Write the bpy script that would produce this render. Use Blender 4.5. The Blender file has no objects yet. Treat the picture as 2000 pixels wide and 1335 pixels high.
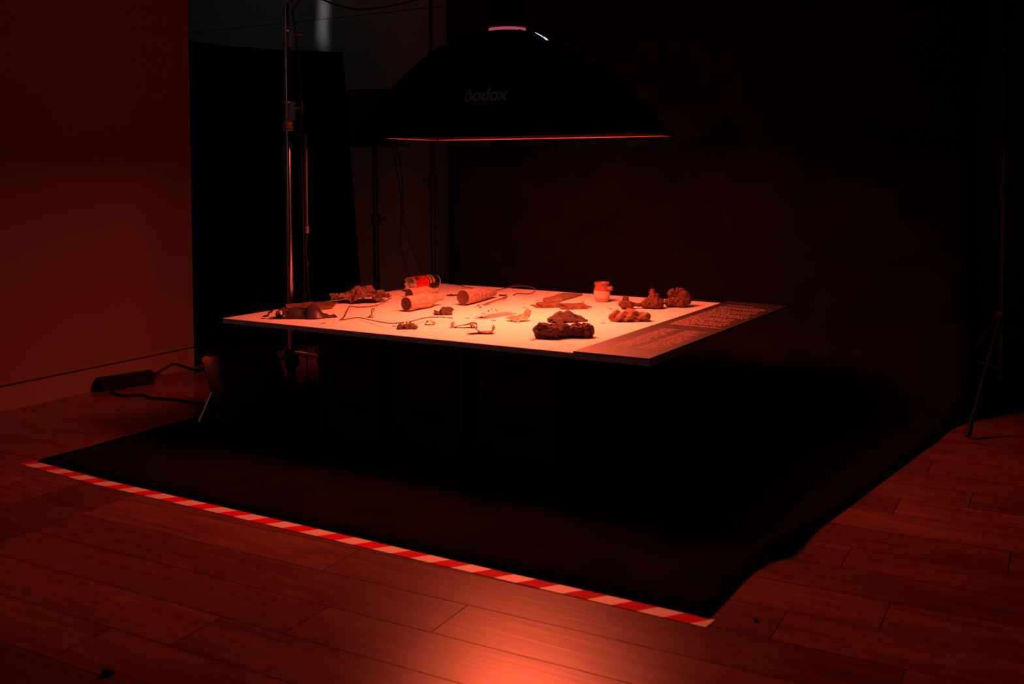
import bpy, bmesh, math, random
from mathutils import Vector, Matrix, noise

S = bpy.context.scene
C = S.collection
PI = math.pi

# ------------------------------------------------------------------ camera
cam_d = bpy.data.cameras.new('camera')
cam = bpy.data.objects.new('camera', cam_d)
C.objects.link(cam)
cam_d.sensor_width = 36.0
cam_d.lens = 1976.45 / 2000 * 36
cam_d.shift_y = -280.39 / 2000
cam_d.clip_start = 0.02
R_ = Vector((0.8628614, 0.50537415, -0.00819563))
U_ = Vector((-0.0092536, 0.03200729, 0.9994448))
F_ = Vector((-0.50535589, 0.8623065, -0.03229438))
M = Matrix.Identity(4)
for i_ in range(3):
    M[i_][0] = R_[i_]; M[i_][1] = U_[i_]; M[i_][2] = -F_[i_]
M[0][3], M[1][3], M[2][3] = 2.7909, -2.6603, 0.97
cam.matrix_world = M
cam_d.dof.use_dof = True
cam_d.dof.focus_distance = 4.0
cam_d.dof.aperture_fstop = 5.0
S.camera = cam

# ------------------------------------------------------------------ world, lights, exposure
w = bpy.data.worlds.new('world'); S.world = w
w.use_nodes = True
w.node_tree.nodes['Background'].inputs[0].default_value = (0.5, 0.6, 0.7, 1)
w.node_tree.nodes['Background'].inputs[1].default_value = 0.004
S.view_settings.view_transform = 'Standard'
S.view_settings.look = 'None'
S.view_settings.gamma = 1
S.view_settings.use_curve_mapping = False
S.view_settings.exposure = 0

SOFT_COL = (1.0, 0.115, 0.048)
SOFT_X, SOFT_Y, SOFT_Z, SOFT_ROT = 0.990, 0.465, 1.0715, 0.1426


def area(name, loc, target, sx, sy, power, col, spread=180):
    l = bpy.data.lights.new(name, 'AREA')
    l.shape = 'RECTANGLE'; l.size = sx; l.size_y = sy; l.energy = power; l.color = col
    l.spread = math.radians(spread)
    o = bpy.data.objects.new(name, l); C.objects.link(o)
    o.location = loc
    d = Vector(target) - Vector(loc)
    o.rotation_euler = d.to_track_quat('-Z', 'Y').to_euler()
    return o


# the softbox over the table: red light, strongest in the middle of its diffuser
for nm_, sx_, sy_, pw_ in (('softbox_light', 0.87, 0.56, 16.0), ('softbox_hot_centre', 0.40, 0.34, 22.0)):
    a_ = area(nm_, (SOFT_X, SOFT_Y, SOFT_Z + 0.020), (SOFT_X, SOFT_Y, 0), sx_, sy_, pw_, SOFT_COL)
    a_.rotation_euler = (0, 0, SOFT_ROT)
# added area light for assumed far-room daylight past the end of the left wall
area('assumed_far_room_light', (-1.9, 0.9, 2.3), (-1.5, 2.2, 1.9), 0.5, 0.3, 0.40, (0.9, 1.0, 1.0))
# assumed light to the left behind the camera, added for the chrome pole's cool highlight
area('assumed_cool_light', (-0.06, -3.6, 1.42), (-0.06, 0, 1.42), 1.3, 1.75, 0.85, (0.66, 0.86, 0.95))
# assumed unseen lamp, added for the sliver of light on the far wall
area('assumed_sliver_light', (-1.50, 1.72, 2.62), (-1.415, 2.2, 1.92), 0.055, 0.20, 0.030, (0.92, 1.0, 0.98), 7)


# ------------------------------------------------------------------ helpers
def rgb(c):
    return (c[0], c[1], c[2], 1)


MATS = {}


def mat(name, col, rough=0.6, metal=0.0, var=0.12, scale=20.0, bump=0.0, bscale=None, spec=0.5, sheen=0.0,
        emit=None, estr=0.0, col2=None):
    if name in MATS:
        return MATS[name]
    m = bpy.data.materials.new(name); m.use_nodes = True
    nt = m.node_tree; b = nt.nodes['Principled BSDF']
    b.inputs['Roughness'].default_value = rough
    b.inputs['Metallic'].default_value = metal
    b.inputs['Specular IOR Level'].default_value = spec
    if sheen:
        b.inputs['Sheen Weight'].default_value = sheen
    tc = nt.nodes.new('ShaderNodeTexCoord')
    nz = nt.nodes.new('ShaderNodeTexNoise'); nz.inputs['Scale'].default_value = scale; nz.inputs['Detail'].default_value = 5
    nt.links.new(tc.outputs['Object'], nz.inputs['Vector'])
    mx = nt.nodes.new('ShaderNodeMix'); mx.data_type = 'RGBA'
    c2 = col2 or tuple(max(0, c * (1 - var * 2)) for c in col)
    c1 = col if col2 else tuple(c * (1 + var * .5) for c in col)
    mx.inputs[6].default_value = rgb(c2); mx.inputs[7].default_value = rgb(c1)
    rp = nt.nodes.new('ShaderNodeMapRange')
    rp.inputs[1].default_value = 0.3; rp.inputs[2].default_value = 0.7
    nt.links.new(nz.outputs['Fac'], rp.inputs[0])
    nt.links.new(rp.outputs[0], mx.inputs[0])
    nt.links.new(mx.outputs[2], b.inputs['Base Color'])
    if bump:
        n2 = nt.nodes.new('ShaderNodeTexNoise'); n2.inputs['Scale'].default_value = bscale or scale * 4
        n2.inputs['Detail'].default_value = 4
        nt.links.new(tc.outputs['Object'], n2.inputs['Vector'])
        bp = nt.nodes.new('ShaderNodeBump'); bp.inputs['Strength'].default_value = bump; bp.inputs['Distance'].default_value = 0.004
        nt.links.new(n2.outputs['Fac'], bp.inputs['Height'])
        nt.links.new(bp.outputs[0], b.inputs['Normal'])
    if emit:
        b.inputs['Emission Color'].default_value = rgb(emit)
        b.inputs['Emission Strength'].default_value = estr
    MATS[name] = m
    return m


def wood_mat():
    m = bpy.data.materials.new('oak_plank'); m.use_nodes = True
    nt = m.node_tree; b = nt.nodes['Principled BSDF']
    geo = nt.nodes.new('ShaderNodeNewGeometry'); oi = nt.nodes.new('ShaderNodeObjectInfo')
    add = nt.nodes.new('ShaderNodeVectorMath'); add.operation = 'ADD'
    sc = nt.nodes.new('ShaderNodeVectorMath'); sc.operation = 'SCALE'; sc.inputs['Scale'].default_value = 37.0
    comb = nt.nodes.new('ShaderNodeCombineXYZ')
    for k in range(3):
        nt.links.new(oi.outputs['Random'], comb.inputs[k])
    nt.links.new(comb.outputs[0], sc.inputs[0])
    tc = nt.nodes.new('ShaderNodeMapping'); tc.inputs['Scale'].default_value = (2.2, 26, 1)
    nt.links.new(geo.outputs['Position'], add.inputs[0]); nt.links.new(sc.outputs[0], add.inputs[1])
    nt.links.new(add.outputs[0], tc.inputs['Vector'])
    nz = nt.nodes.new('ShaderNodeTexNoise'); nz.inputs['Scale'].default_value = 1.6; nz.inputs['Detail'].default_value = 8
    nz.inputs['Distortion'].default_value = 1.2
    nt.links.new(tc.outputs[0], nz.inputs['Vector'])
    ramp = nt.nodes.new('ShaderNodeValToRGB')
    ramp.color_ramp.elements[0].position = 0.3; ramp.color_ramp.elements[0].color = (0.145, 0.056, 0.034, 1)
    ramp.color_ramp.elements[1].position = 0.62; ramp.color_ramp.elements[1].color = (0.235, 0.098, 0.062, 1)
    nt.links.new(nz.outputs['Fac'], ramp.inputs[0])
    # darker streaks and stains of its own
    n3 = nt.nodes.new('ShaderNodeTexNoise'); n3.inputs['Scale'].default_value = 4.0; n3.inputs['Detail'].default_value = 6
    mp3 = nt.nodes.new('ShaderNodeMapping'); mp3.inputs['Scale'].default_value = (1, 3.5, 1)
    nt.links.new(add.outputs[0], mp3.inputs['Vector']); nt.links.new(mp3.outputs[0], n3.inputs['Vector'])
    mr = nt.nodes.new('ShaderNodeMapRange'); mr.inputs[1].default_value = 0.3; mr.inputs[2].default_value = 0.6
    mr.inputs[3].default_value = 0.72; mr.inputs[4].default_value = 1.0
    nt.links.new(n3.outputs['Fac'], mr.inputs[0])
    mv = nt.nodes.new('ShaderNodeMapRange'); mv.inputs[3].default_value = 0.68; mv.inputs[4].default_value = 1.12
    nt.links.new(oi.outputs['Random'], mv.inputs[0])
    mul = nt.nodes.new('ShaderNodeMath'); mul.operation = 'MULTIPLY'
    nt.links.new(mr.outputs[0], mul.inputs[0]); nt.links.new(mv.outputs[0], mul.inputs[1])
    vm = nt.nodes.new('ShaderNodeVectorMath'); vm.operation = 'SCALE'
    nt.links.new(ramp.outputs[0], vm.inputs[0]); nt.links.new(mul.outputs[0], vm.inputs['Scale'])
    nt.links.new(vm.outputs[0], b.inputs['Base Color'])
    b.inputs['Roughness'].default_value = 0.275
    b.inputs['Specular IOR Level'].default_value = 0.5
    bp = nt.nodes.new('ShaderNodeBump'); bp.inputs['Strength'].default_value = 0.12; bp.inputs['Distance'].default_value = 0.002
    nt.links.new(nz.outputs['Fac'], bp.inputs['Height']); nt.links.new(bp.outputs[0], b.inputs['Normal'])
    return m


def obj(name, bm, m, parent=None, smooth=False, keep=True):
    me = bpy.data.meshes.new(name)
    bmesh.ops.recalc_face_normals(bm, faces=bm.faces)
    if smooth:
        for e in bm.edges:
            if e.calc_face_angle(0.0) > 0.85: e.smooth = False
    bm.to_mesh(me); bm.free()
    if smooth:
        for p in me.polygons: p.use_smooth = True
    o = bpy.data.objects.new(name, me); C.objects.link(o)
    if m is not None:
        for mm in (m if isinstance(m, (list, tuple)) else [m]):
            me.materials.append(mm)
    if parent is not None: o.parent = parent
    return o


def tag(o, label, cat, group=None):
    o['label'] = label; o['category'] = cat
    if group: o['group'] = group
    return o


def thing(name, label, cat, loc=(0, 0, 0), rz=0.0, group=None):
    o = bpy.data.objects.new(name, None); C.objects.link(o)
    o.empty_display_size = 0.05
    o.location = loc; o.rotation_euler = (0, 0, rz)
    return tag(o, label, cat, group)


def struct(name, bm, m, parent=None):
    o = obj(name, bm, m, parent)
    if parent is None: o['kind'] = 'structure'
    return o


def box(bm, x0, x1, y0, y1, z0, z1, mi=0):
    v = [bm.verts.new(p) for p in ((x0, y0, z0), (x1, y0, z0), (x1, y1, z0), (x0, y1, z0),
                                   (x0, y0, z1), (x1, y0, z1), (x1, y1, z1), (x0, y1, z1))]
    fs = []
    for f in ((0, 3, 2, 1), (4, 5, 6, 7), (0, 1, 5, 4), (1, 2, 6, 5), (2, 3, 7, 6), (3, 0, 4, 7)):
        fc = bm.faces.new([v[i] for i in f]); fc.material_index = mi; fs.append(fc)
    return v


def BX(*a):
    bm = bmesh.new(); box(bm, *a); return bm


def rbox(x0, x1, y0, y1, z0, z1, r=0.004, seg=2):
    bm = BX(x0, x1, y0, y1, z0, z1)
    bmesh.ops.bevel(bm, geom=bm.edges[:], offset=r, segments=seg, affect='EDGES')
    return bm


def tube(bm, pts, r, n=8, cap=True, closed=False):
    """sweep a circle along pts; r may be one radius or one per point"""
    pts = [Vector(p) for p in pts]
    rs = r if isinstance(r, (list, tuple)) else [r] * len(pts)
    rings = []; nrm = None
    for i, p in enumerate(pts):
        a = pts[i - 1] if i > 0 else pts[i]; b = pts[i + 1] if i < len(pts) - 1 else pts[i]
        t = (b - a).normalized()
        if nrm is None:
            nrm = t.orthogonal().normalized()
        else:
            nrm = (nrm - t * nrm.dot(t))
            nrm = nrm.normalized() if nrm.length > 1e-6 else t.orthogonal().normalized()
        bi = t.cross(nrm)
        rings.append([bm.verts.new(p + (nrm * math.cos(2 * PI * k / n) + bi * math.sin(2 * PI * k / n)) * rs[i]) for k in range(n)])
    for a, b in zip(rings, rings[1:]):
        for k in range(n):
            bm.faces.new((a[k], a[(k + 1) % n], b[(k + 1) % n], b[k]))
    if cap:
        bm.faces.new(rings[0][::-1]); bm.faces.new(rings[-1])
    return bm


def TB(pts, r, n=8):
    bm = bmesh.new(); tube(bm, pts, r, n); return bm


def smooth_path(pts, k=6):
    """Catmull-Rom through pts"""
    P = [Vector(p) for p in pts]; P = [P[0] * 2 - P[1]] + P + [P[-1] * 2 - P[-2]]
    out = []
    for i in range(1, len(P) - 2):
        for j in range(k):
            t = j / k; a, b, c, d = P[i - 1], P[i], P[i + 1], P[i + 2]
            out.append(0.5 * ((2 * b) + (c - a) * t + (2 * a - 5 * b + 4 * c - d) * t * t + (3 * b - a - 3 * c + d) * t ** 3))
    out.append(P[-2]); return out


def lathe(bm, prof, n=32, cap0=False, cap1=False, fn=None):
    rings = []
    for (r, z) in prof:
        ring = []
        for k in range(n):
            a = 2 * PI * k / n
            p = Vector((r * math.cos(a), r * math.sin(a), z))
            if fn: p = fn(p, a)
            ring.append(bm.verts.new(p))
        rings.append(ring)
    for a, b in zip(rings, rings[1:]):
        for k in range(n):
            bm.faces.new((a[k], a[(k + 1) % n], b[(k + 1) % n], b[k]))
    if cap0: bm.faces.new(rings[0][::-1])
    if cap1: bm.faces.new(rings[-1])
    return bm


def quadprism(bm, pts, z0, z1):
    v = [bm.verts.new((p[0], p[1], z0)) for p in pts] + [bm.verts.new((p[0], p[1], z1)) for p in pts]
    n = len(pts)
    bm.faces.new(v[:n][::-1]); bm.faces.new(v[n:])
    for i in range(n):
        bm.faces.new((v[i], v[(i + 1) % n], v[n + (i + 1) % n], v[n + i]))


def text_mesh(body, size, extrude=0.0003, offset=0.0, shear=0.0, align='CENTER', spacing=1.0):
    cu = bpy.data.curves.new('t', 'FONT'); cu.body = body; cu.size = size; cu.extrude = extrude
    cu.offset = offset; cu.shear = shear; cu.align_x = align; cu.align_y = 'CENTER'; cu.space_character = spacing
    cu.resolution_u = 4
    o = bpy.data.objects.new('t', cu); C.objects.link(o)
    dg = bpy.context.evaluated_depsgraph_get()
    me = bpy.data.meshes.new_from_object(o.evaluated_get(dg))
    bpy.data.objects.remove(o); bpy.data.curves.remove(cu)
    bm = bmesh.new(); bm.from_mesh(me); bpy.data.meshes.remove(me)
    return bm


def vn(p, s, seed=0.0):
    return noise.noise(Vector((p[0] * s + seed, p[1] * s - seed * 1.7, p[2] * s + seed * 0.6)))


def creases(rng, n, lo, hi):
    L = []
    for _ in range(n):
        a = rng.uniform(0, PI); L.append((math.cos(a), math.sin(a), rng.uniform(lo, hi), rng.uniform(0, 6.28), rng.uniform(.5, 1)))
    return L


def tri(x):
    x = x / (2 * PI); return abs(2 * (x - math.floor(x + .5))) * 2 - 1


# ------------------------------------------------------------------ materials
M_wall = mat('wall_paint', (0.20, 0.10, 0.095), 0.8, var=0.02, scale=3, bump=0.05, bscale=220)
M_base = mat('skirting_paint', (0.24, 0.12, 0.115), 0.6, var=0.02)
M_bwall = mat('grey_back_wall_paint', (0.20, 0.175, 0.165), 0.8, var=0.02, scale=3)
M_dim = mat('dark_far_wall', (0.05, 0.045, 0.045), 0.9)
M_gap = mat('shadow_gap', (0.03, 0.025, 0.02), 0.9)
M_groove = mat('floor_groove', (0.05, 0.028, 0.018), 0.9)
M_wood = wood_mat()
M_wood2 = wood_mat(); M_wood2.name = 'dark_oak_plank'
for n_ in M_wood2.node_tree.nodes:
    if n_.type == 'VALTORGB':
        for e_ in n_.color_ramp.elements: e_.color = tuple(c * .50 for c in e_.color[:3]) + (1,)
M_cloth = mat('black_backdrop_cloth', (0.0105, 0.007, 0.007), 1.0, var=0.2, scale=6, bump=0.2, bscale=260, spec=0.0)
M_flag = mat('black_flag_cloth', (0.004, 0.0035, 0.0035), 0.98, var=0.2, spec=0.05)
M_soft = mat('softbox_fabric', (0.0065, 0.005, 0.005), 0.85, var=0.2, spec=0.1, bump=0.1, bscale=300)
M_plastic = mat('black_plastic', (0.005, 0.0045, 0.0045), 0.6, var=0.1, spec=0.15)
M_blackmetal = mat('black_metal', (0.0055, 0.0045, 0.0045), 0.55, var=0.1, spec=0.15)
M_crate = mat('dark_crate_plastic', (0.070, 0.055, 0.055), 0.6, var=0.15, scale=8, spec=0.35)
M_slot = mat('crate_slot_dark', (0.006, 0.005, 0.005), 0.8)
M_chrome = mat('chrome', (0.75, 0.72, 0.70), 0.16, 1.0, var=0.02, scale=40)
M_chrome_d = mat('worn_chrome', (0.52, 0.48, 0.46), 0.32, 1.0, var=0.08, scale=60)
M_top = mat('white_laminate', (0.80, 0.78, 0.76), 0.6, var=0.015, scale=5, spec=0.2)
M_panel = mat('dark_print_sheet', (0.015, 0.005, 0.005), 0.50, var=0.05, spec=1.0)
M_panel.node_tree.nodes['Principled BSDF'].inputs['IOR'].default_value = 1.75
M_print = mat('pale_print', (0.50, 0.32, 0.30), 0.5, var=0.05)
M_tagm = mat('dark_tag_print', (0.05, 0.03, 0.03), 0.6)
M_tape_w = mat('white_tape', (0.88, 0.80, 0.78), 0.5, var=0.03, spec=0.9)
M_tape_r = mat('red_tape', (0.72, 0.006, 0.030), 0.6, var=0.04, spec=0.06)
M_sand = mat('beige_sandbag_canvas', (0.26, 0.17, 0.14), 0.95, var=0.15, scale=15, bump=0.7, bscale=170, spec=0.1)
M_cable = mat('black_rubber_cable', (0.008, 0.007, 0.007), 0.55, spec=0.3)
M_crust = mat('sand_crusted_clay', (0.44, 0.31, 0.24), 0.92, var=0.22, scale=55, bump=0.5, bscale=260)
M_base_dark = mat('dark_bottle_base', (0.10, 0.045, 0.035), 0.9, var=0.2, scale=60, bump=0.4)
M_concrete = mat('rough_concrete_crust', (0.36, 0.24, 0.19), 0.95, var=0.3, scale=70, bump=0.9, bscale=190)
M_can_r = mat('can_red', (0.72, 0.015, 0.035), 0.35, 0.3, var=0.12, scale=40)
M_can_k = mat('can_black', (0.012, 0.010, 0.010), 0.28, 0.2, var=0.1)
M_can_g = mat('can_gold_print', (0.70, 0.48, 0.22), 0.4, 0.3)
M_can_i = mat('can_torn_aluminium', (0.72, 0.66, 0.60), 0.35, 0.7, var=0.15, scale=60)
M_foil = mat('crumpled_foil', (0.62, 0.57, 0.52), 0.28, 0.85, var=0.15, scale=50)
M_paper = mat('brown_dry_paper', (0.17, 0.085, 0.052), 0.7, var=0.3, scale=60, bump=0.3)
M_leather = mat('brown_leather', (0.19, 0.085, 0.05), 0.6, var=0.3, scale=50, bump=0.3)
M_rubber = mat('dark_shiny_rubber', (0.050, 0.036, 0.040), 0.42, var=0.2, scale=30)
M_scrap = mat('dark_scrap', (0.055, 0.033, 0.026), 0.75, var=0.3, scale=80, bump=0.5)
M_kraft = mat('pale_wrapper_paper', (0.46, 0.33, 0.25), 0.45, var=0.3, scale=60, bump=0.2)
M_curl = mat('torn_brown_card', (0.33, 0.22, 0.15), 0.8, var=0.4, scale=70, bump=0.4)
M_packet = mat('flattened_packet_card', (0.30, 0.19, 0.14), 0.6, var=0.25, scale=60, bump=0.2)
M_packet2 = mat('worn_packet_card', (0.20, 0.115, 0.08), 0.65, var=0.3, scale=70, bump=0.3)
M_dfab = mat('dark_rag', (0.070, 0.042, 0.032), 0.9, var=0.35, scale=90, bump=0.6, bscale=250)
M_fur = mat('matted_brown_fibre', (0.115, 0.055, 0.048), 0.85, var=0.45, scale=90, bump=0.9, bscale=260)
M_glove = mat('twisted_brown_cloth', (0.24, 0.13, 0.085), 0.85, var=0.25, scale=60, bump=0.4, bscale=220)
M_foam = mat('rusty_crumbled_foam', (0.155, 0.060, 0.036), 0.95, var=0.35, scale=90, bump=1.0, bscale=210)
M_wire = mat('twisted_dark_wire', (0.10, 0.055, 0.04), 0.45, 0.4, var=0.2, scale=100)
M_dirt = mat('dirt', (0.02, 0.012, 0.01), 0.9)

# ------------------------------------------------------------------ structure
ZT = 0.415
WX = -1.02          # left wall face
WEND = 0.775        # where the left wall ends
BY = 2.203          # back wall face

# floor: a dark bed, with the oak planks laid on it one by one
bm = BX(-3.2, 4.2, -4.2, 2.5, -0.06, -0.006)
floor = struct('floor', bm, M_groove)
ROT = 0.0285        # the boards run a hair askew to the table
ca, sa = math.cos(ROT), math.sin(ROT)
plank_mesh = None


def plank(x0, x1, y0, y1):
    """a board given in the boards' own frame"""
    global plank_mesh
    g = 0.0012
    if plank_mesh is None:
        b = BX(-.5, .5, -.5, .5, -1, 0)
        me = bpy.data.meshes.new('plank'); b.to_mesh(me); b.free(); me.materials.append(M_wood); plank_mesh = me
    o = bpy.data.objects.new('plank', plank_mesh); C.objects.link(o); o.parent = floor
    cx, cy = (x0 + x1) / 2, (y0 + y1) / 2
    o.location = (cx * ca - cy * sa, cx * sa + cy * ca, 0)
    o.rotation_euler = (0, 0, ROT)
    o.scale = (x1 - x0 - 2 * g, y1 - y0 - 2 * g, 0.006)


rng = random.Random(5)
PW = 0.1485
# joint position (board frame) of rows seen in the photograph
joints = {2: 1.15, 1: 1.56, 0: 1.29, -1: 1.12, 4: 2.38, 3: 2.19, 6: 2.245, 7: 2.6, 9: 2.30, 10: 2.48, 12: 2.34, 5: 2.9, 8: 2.05, 11: 2.75, -2: 0.95, -3: 1.7}
TB0, TB1 = 0.040, 0.285   # the crosswise board
for k in range(-14, 23):
    y0 = -1.15 + PW * k; y1 = y0 + PW
    j = joints.get(k, rng.uniform(0.3, 1.5))
    L = 1.30
    xs = []
    x = j - 6 * L
    while x < 4.2:
        xs.append(x); x += L
    for x in xs:
        segs = [(x, x + L)]
        if k < 4:     # interrupted by the crosswise board
            ns = []
            for a, b in segs:
                if a < TB0: ns.append((a, min(b, TB0)))
                if b > TB1: ns.append((max(a, TB1), b))
            segs = ns
        for a, b in segs:
            a = max(a, -1.03 if y0 < 0.85 else -2.6); b = min(b, 3.3)
            if b - a < 0.02: continue
            if k >= 5 and a > -0.02 and b < 2.0 and y1 < 1.5: continue      # wholly under the backdrop cloth
            if y1 < -1.75 or (y1 < -1.2 and b < 0.6 and y1 < -1.9): continue
            plank(a, b, y0, y1)
for ya in (-1.75, -0.60):
    pass
plank(TB0, TB1, -1.75, -1.15 + PW * 4)
cross = floor.children[-1]
if cross.scale.y < 0.5: cross = max(floor.children, key=lambda c: c.scale.y)
cross.data = cross.data.copy(); cross.data.materials[0] = M_wood2
cross['label'] = 'darker board laid crosswise'

# left wall with a slightly set back skirting and a dark shadow gap above it
bm = BX(WX - 0.14, WX, -4.2, WEND, 0.105, 2.6)
struct('wall_left', bm, M_wall)
bm = BX(WX - 0.135, WX - 0.012, -4.2, WEND - 0.002, 0.097, 0.105)
struct('trim_1', bm, M_gap)
bm = BX(WX - 0.14, WX + 0.001, -4.2, WEND, 0.0, 0.097)
struct('baseboard_left', bm, M_base)
# back wall: lower part, and an upper part that stands back behind a narrow ledge
bm = BX(-3.2, 4.2, BY, BY + 0.12, 0.0, 1.8865)
struct('wall_back', bm, M_bwall)
bm = BX(-3.2, 4.2, BY + 0.012, BY + 0.12, 1.893, 2.6)
struct('trim_2', bm, M_bwall)
struct('trim_3', BX(-3.2, 4.2, BY + 0.020, BY + 0.12, 1.8865, 1.893), mat('seam_shadow_gap', (0.06, 0.055, 0.05), 0.9))
# unseen sides of the room: they only close it
struct('wall_right', BX(4.2, 4.3, -4.2, 2.5, 0, 2.6), M_dim)
struct('wall_front', BX(-3.2, 4.2, -4.3, -4.2, 0, 2.6), M_dim)

# ------------------------------------------------------------------ seamless backdrop: hangs, sweeps and lies under the table
prof = []
for i in range(27):
    prof.append((-0.60 + (1.27 + 0.60) * i / 26, 0.004))
for i in range(1, 11):
    a = PI / 2 * i / 10
    prof.append((1.27 + 0.33 * math.sin(a), 0.004 + 0.33 * (1 - math.cos(a))))
for i in range(1, 13):
    prof.append((1.60, 0.334 + (2.06 - 0.334) * i / 12))


def interp(tab, y):
    for (a, xa), (b, xb) in zip(tab, tab[1:]):
        if y <= b: return xa + (xb - xa) * (y - a) / (b - a) if y > a else xa
    return tab[-1][1]


Ltab = [(-0.6, -0.262), (0.123, -0.243), (0.732, -0.171), (1.53, -0.08)]
Rtab = [(-0.6, 2.066), (-0.38, 2.070), (-0.245, 2.082), (-0.15, 2.118), (-0.08, 2.122), (0.5, 2.205), (1.0, 2.276), (1.53, 2.352)]
Ftab = [(-0.262, -0.583), (0.4, -0.607), (2.066, -0.612)]
bm = bmesh.new()
NX = 48
rows = []
for (y, z) in prof:
    row = []
    xl, xr = interp(Ltab, y), interp(Rtab, y)
    for i in range(NX + 1):
        t = i / NX
        x = xl + (xr - xl) * t
        yy = y
        if y < -0.55: yy = interp(Ftab, x)
        dz = 0
        if y < 1.15:
            dz = 0.004 * max(0, vn((x, y, 0), 2.2, 3)) + 0.002 * max(0, vn((x, y, 0), 7, 9))
            e = max(0, 1 - abs(x - 2.10) / 0.14) * max(0, 1 - abs(y + 0.14) / 0.16)
            dz += 0.03 * e
            ed = max(0, 1 - (xr - x) / 0.05); dz += ed * (0.004 + 0.006 * max(0, vn((0, y, 0), 5, 2)))
        else:
            yy = y + 0.006 * vn((x, z, 0), 1.5, 4)
        row.append(bm.verts.new((x, yy, z + dz)))
    rows.append(row)
for a, b in zip(rows, rows[1:]):
    for i in range(NX):
        bm.faces.new((a[i], a[i + 1], b[i + 1], b[i]))
bd = thing('backdrop', 'black cloth backdrop hanging behind the table and sweeping over the floor under it', 'backdrop', (0, 0, 0))
o = obj('cloth', bm, M_cloth, bd, smooth=True)
sm = o.modifiers.new('thick', 'SOLIDIFY'); sm.thickness = 0.0025; sm.offset = 1
obj('roll_bar', TB([(-0.20, 1.585, 2.075), (2.50, 1.585, 2.075)], 0.016, 12), M_blackmetal, bd, smooth=True)

# ------------------------------------------------------------------ hazard tape along the front edge of the cloth
tp = thing('hazard_tape', 'red and white striped warning tape stuck along the front edge of black cloth', 'tape', (0, 0, 0))
Y0 = lambda x: interp([(-0.3, -0.630), (0.1, -0.652), (2.1, -0.657)], x)
WT = 0.0435; SK = 0.035; per = 0.1215


def stripe(name, xa, xb, m, clip0=False, clip1=False):
    b = bmesh.new()
    lo = [(xa, Y0(xa)), (xb, Y0(xb))]
    hi = [(xb + SK, Y0(xb + SK) + WT), (xa + SK, Y0(xa + SK) + WT)]
    if clip0: hi[1] = (xa + 0.012, Y0(xa) + WT)
    if clip1: hi[0] = (xb + 0.005, Y0(xb) + WT)
    quadprism(b, lo + hi, 0.0062, 0.0072)
    v = [q for q in b.verts]
    return obj(name, b, m, tp)


x = -0.265
stripe('red_stripe', -0.287, x, M_tape_r, clip0=True)
for k in range(19):
    stripe('white_stripe', x, x + 0.060, M_tape_w)
    xe = x + per
    stripe('red_stripe', x + 0.060, xe, M_tape_r)
    x = xe
stripe('white_stripe', x, x + 0.035, M_tape_w, clip1=True)
for ch in tp.children: ch.location.z = -0.0058

# ------------------------------------------------------------------ crates under the table
CW, CL, CH = 0.285, 0.450, 0.1915


def crate_parts():
    """local frame: x across, y deep, z up, front face at y = 0"""
    out = []
    b = bmesh.new()                                   # tub: floor and four walls, set back from the posts
    t = 0.006; s = 0.012
    box(b, s, CW - s, s, CL - s, 0.006, 0.014)
    box(b, s, CW - s, s, s + t, 0.014, CH - 0.02)
    box(b, s, CW - s, CL - s - t, CL - s, 0.014, CH - 0.02)
    box(b, s, s + t, s + t, CL - s - t, 0.014, CH - 0.02)
    box(b, CW - s - t, CW - s, s + t, CL - s - t, 0.014, CH - 0.02)
    out.append(('tub', b, M_crate))
    b = bmesh.new()                                   # rim
    e = 0.016
    box(b, 0, CW, 0, e, CH - 0.028, CH - 0.001); box(b, 0, CW, CL - e, CL, CH - 0.028, CH - 0.001)
    box(b, 0, e, e, CL - e, CH - 0.028, CH - 0.001); box(b, CW - e, CW, e, CL - e, CH - 0.028, CH - 0.001)
    out.append(('rim', b, M_crate))
    b = bmesh.new()                                   # foot ring
    box(b, 0.004, CW - 0.004, 0.004, e, 0, 0.016); box(b, 0.004, CW - 0.004, CL - e, CL - 0.004, 0, 0.016)
    box(b, 0.004, e, e, CL - e, 0, 0.016); box(b, CW - e, CW - 0.004, e, CL - e, 0, 0.016)
    out.append(('foot_ring', b, M_crate))
    for (px, py) in ((0.004, 0.003), (CW - 0.034, 0.003), (0.004, CL - 0.033), (CW - 0.034, CL - 0.033)):
        b = BX(px, px + 0.030, py, py + 0.030, 0.016, CH - 0.028)
        out.append(('corner_post', b, M_crate))
    for k in (0.16, 0.29):                            # upright ribs on the long sides
        for xa in (0.004, CW - 0.012):
            out.append(('rib', BX(xa, xa + 0.008, k - 0.008, k + 0.008, 0.016, CH - 0.028), M_crate))
    b = bmesh.new()                                   # dark plate drawn as the shaded grip hole, framed by a lip
    box(b, CW / 2 - 0.058, CW / 2 + 0.058, 0.0085, 0.0118, CH - 0.062, CH - 0.034)
    out.append(('grip_shade', b, M_slot))
    b = bmesh.new()
    x0, x1, z0, z1 = CW / 2 - 0.064, CW / 2 + 0.064, CH - 0.067, CH - 0.0285
    for q in ((x0, x1, 0.004, 0.0118, z0, z0 + 0.005), (x0, x0 + 0.006, 0.004, 0.0118, z0 + 0.005, z1), (x1 - 0.006, x1, 0.004, 0.0118, z0 + 0.005, z1)):
        box(b, *q)
    out.append(('grip_frame', b, M_crate))
    return out


proto = None


def crate(x, y, z, label):
    global proto
    if proto is None:
        r = thing('storage_crate', label, 'crate', (x, y, z), 0, 'crates holding up the table top')
        for n, b, m in crate_parts(): obj(n, b, m, r)
        proto = r; return r
    r = proto.copy(); C.objects.link(r); r.location = (x, y, z); r['label'] = label
    for ch in list(proto.children):
        c = ch.copy(); C.objects.link(c); c.parent = r
    return r


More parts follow.
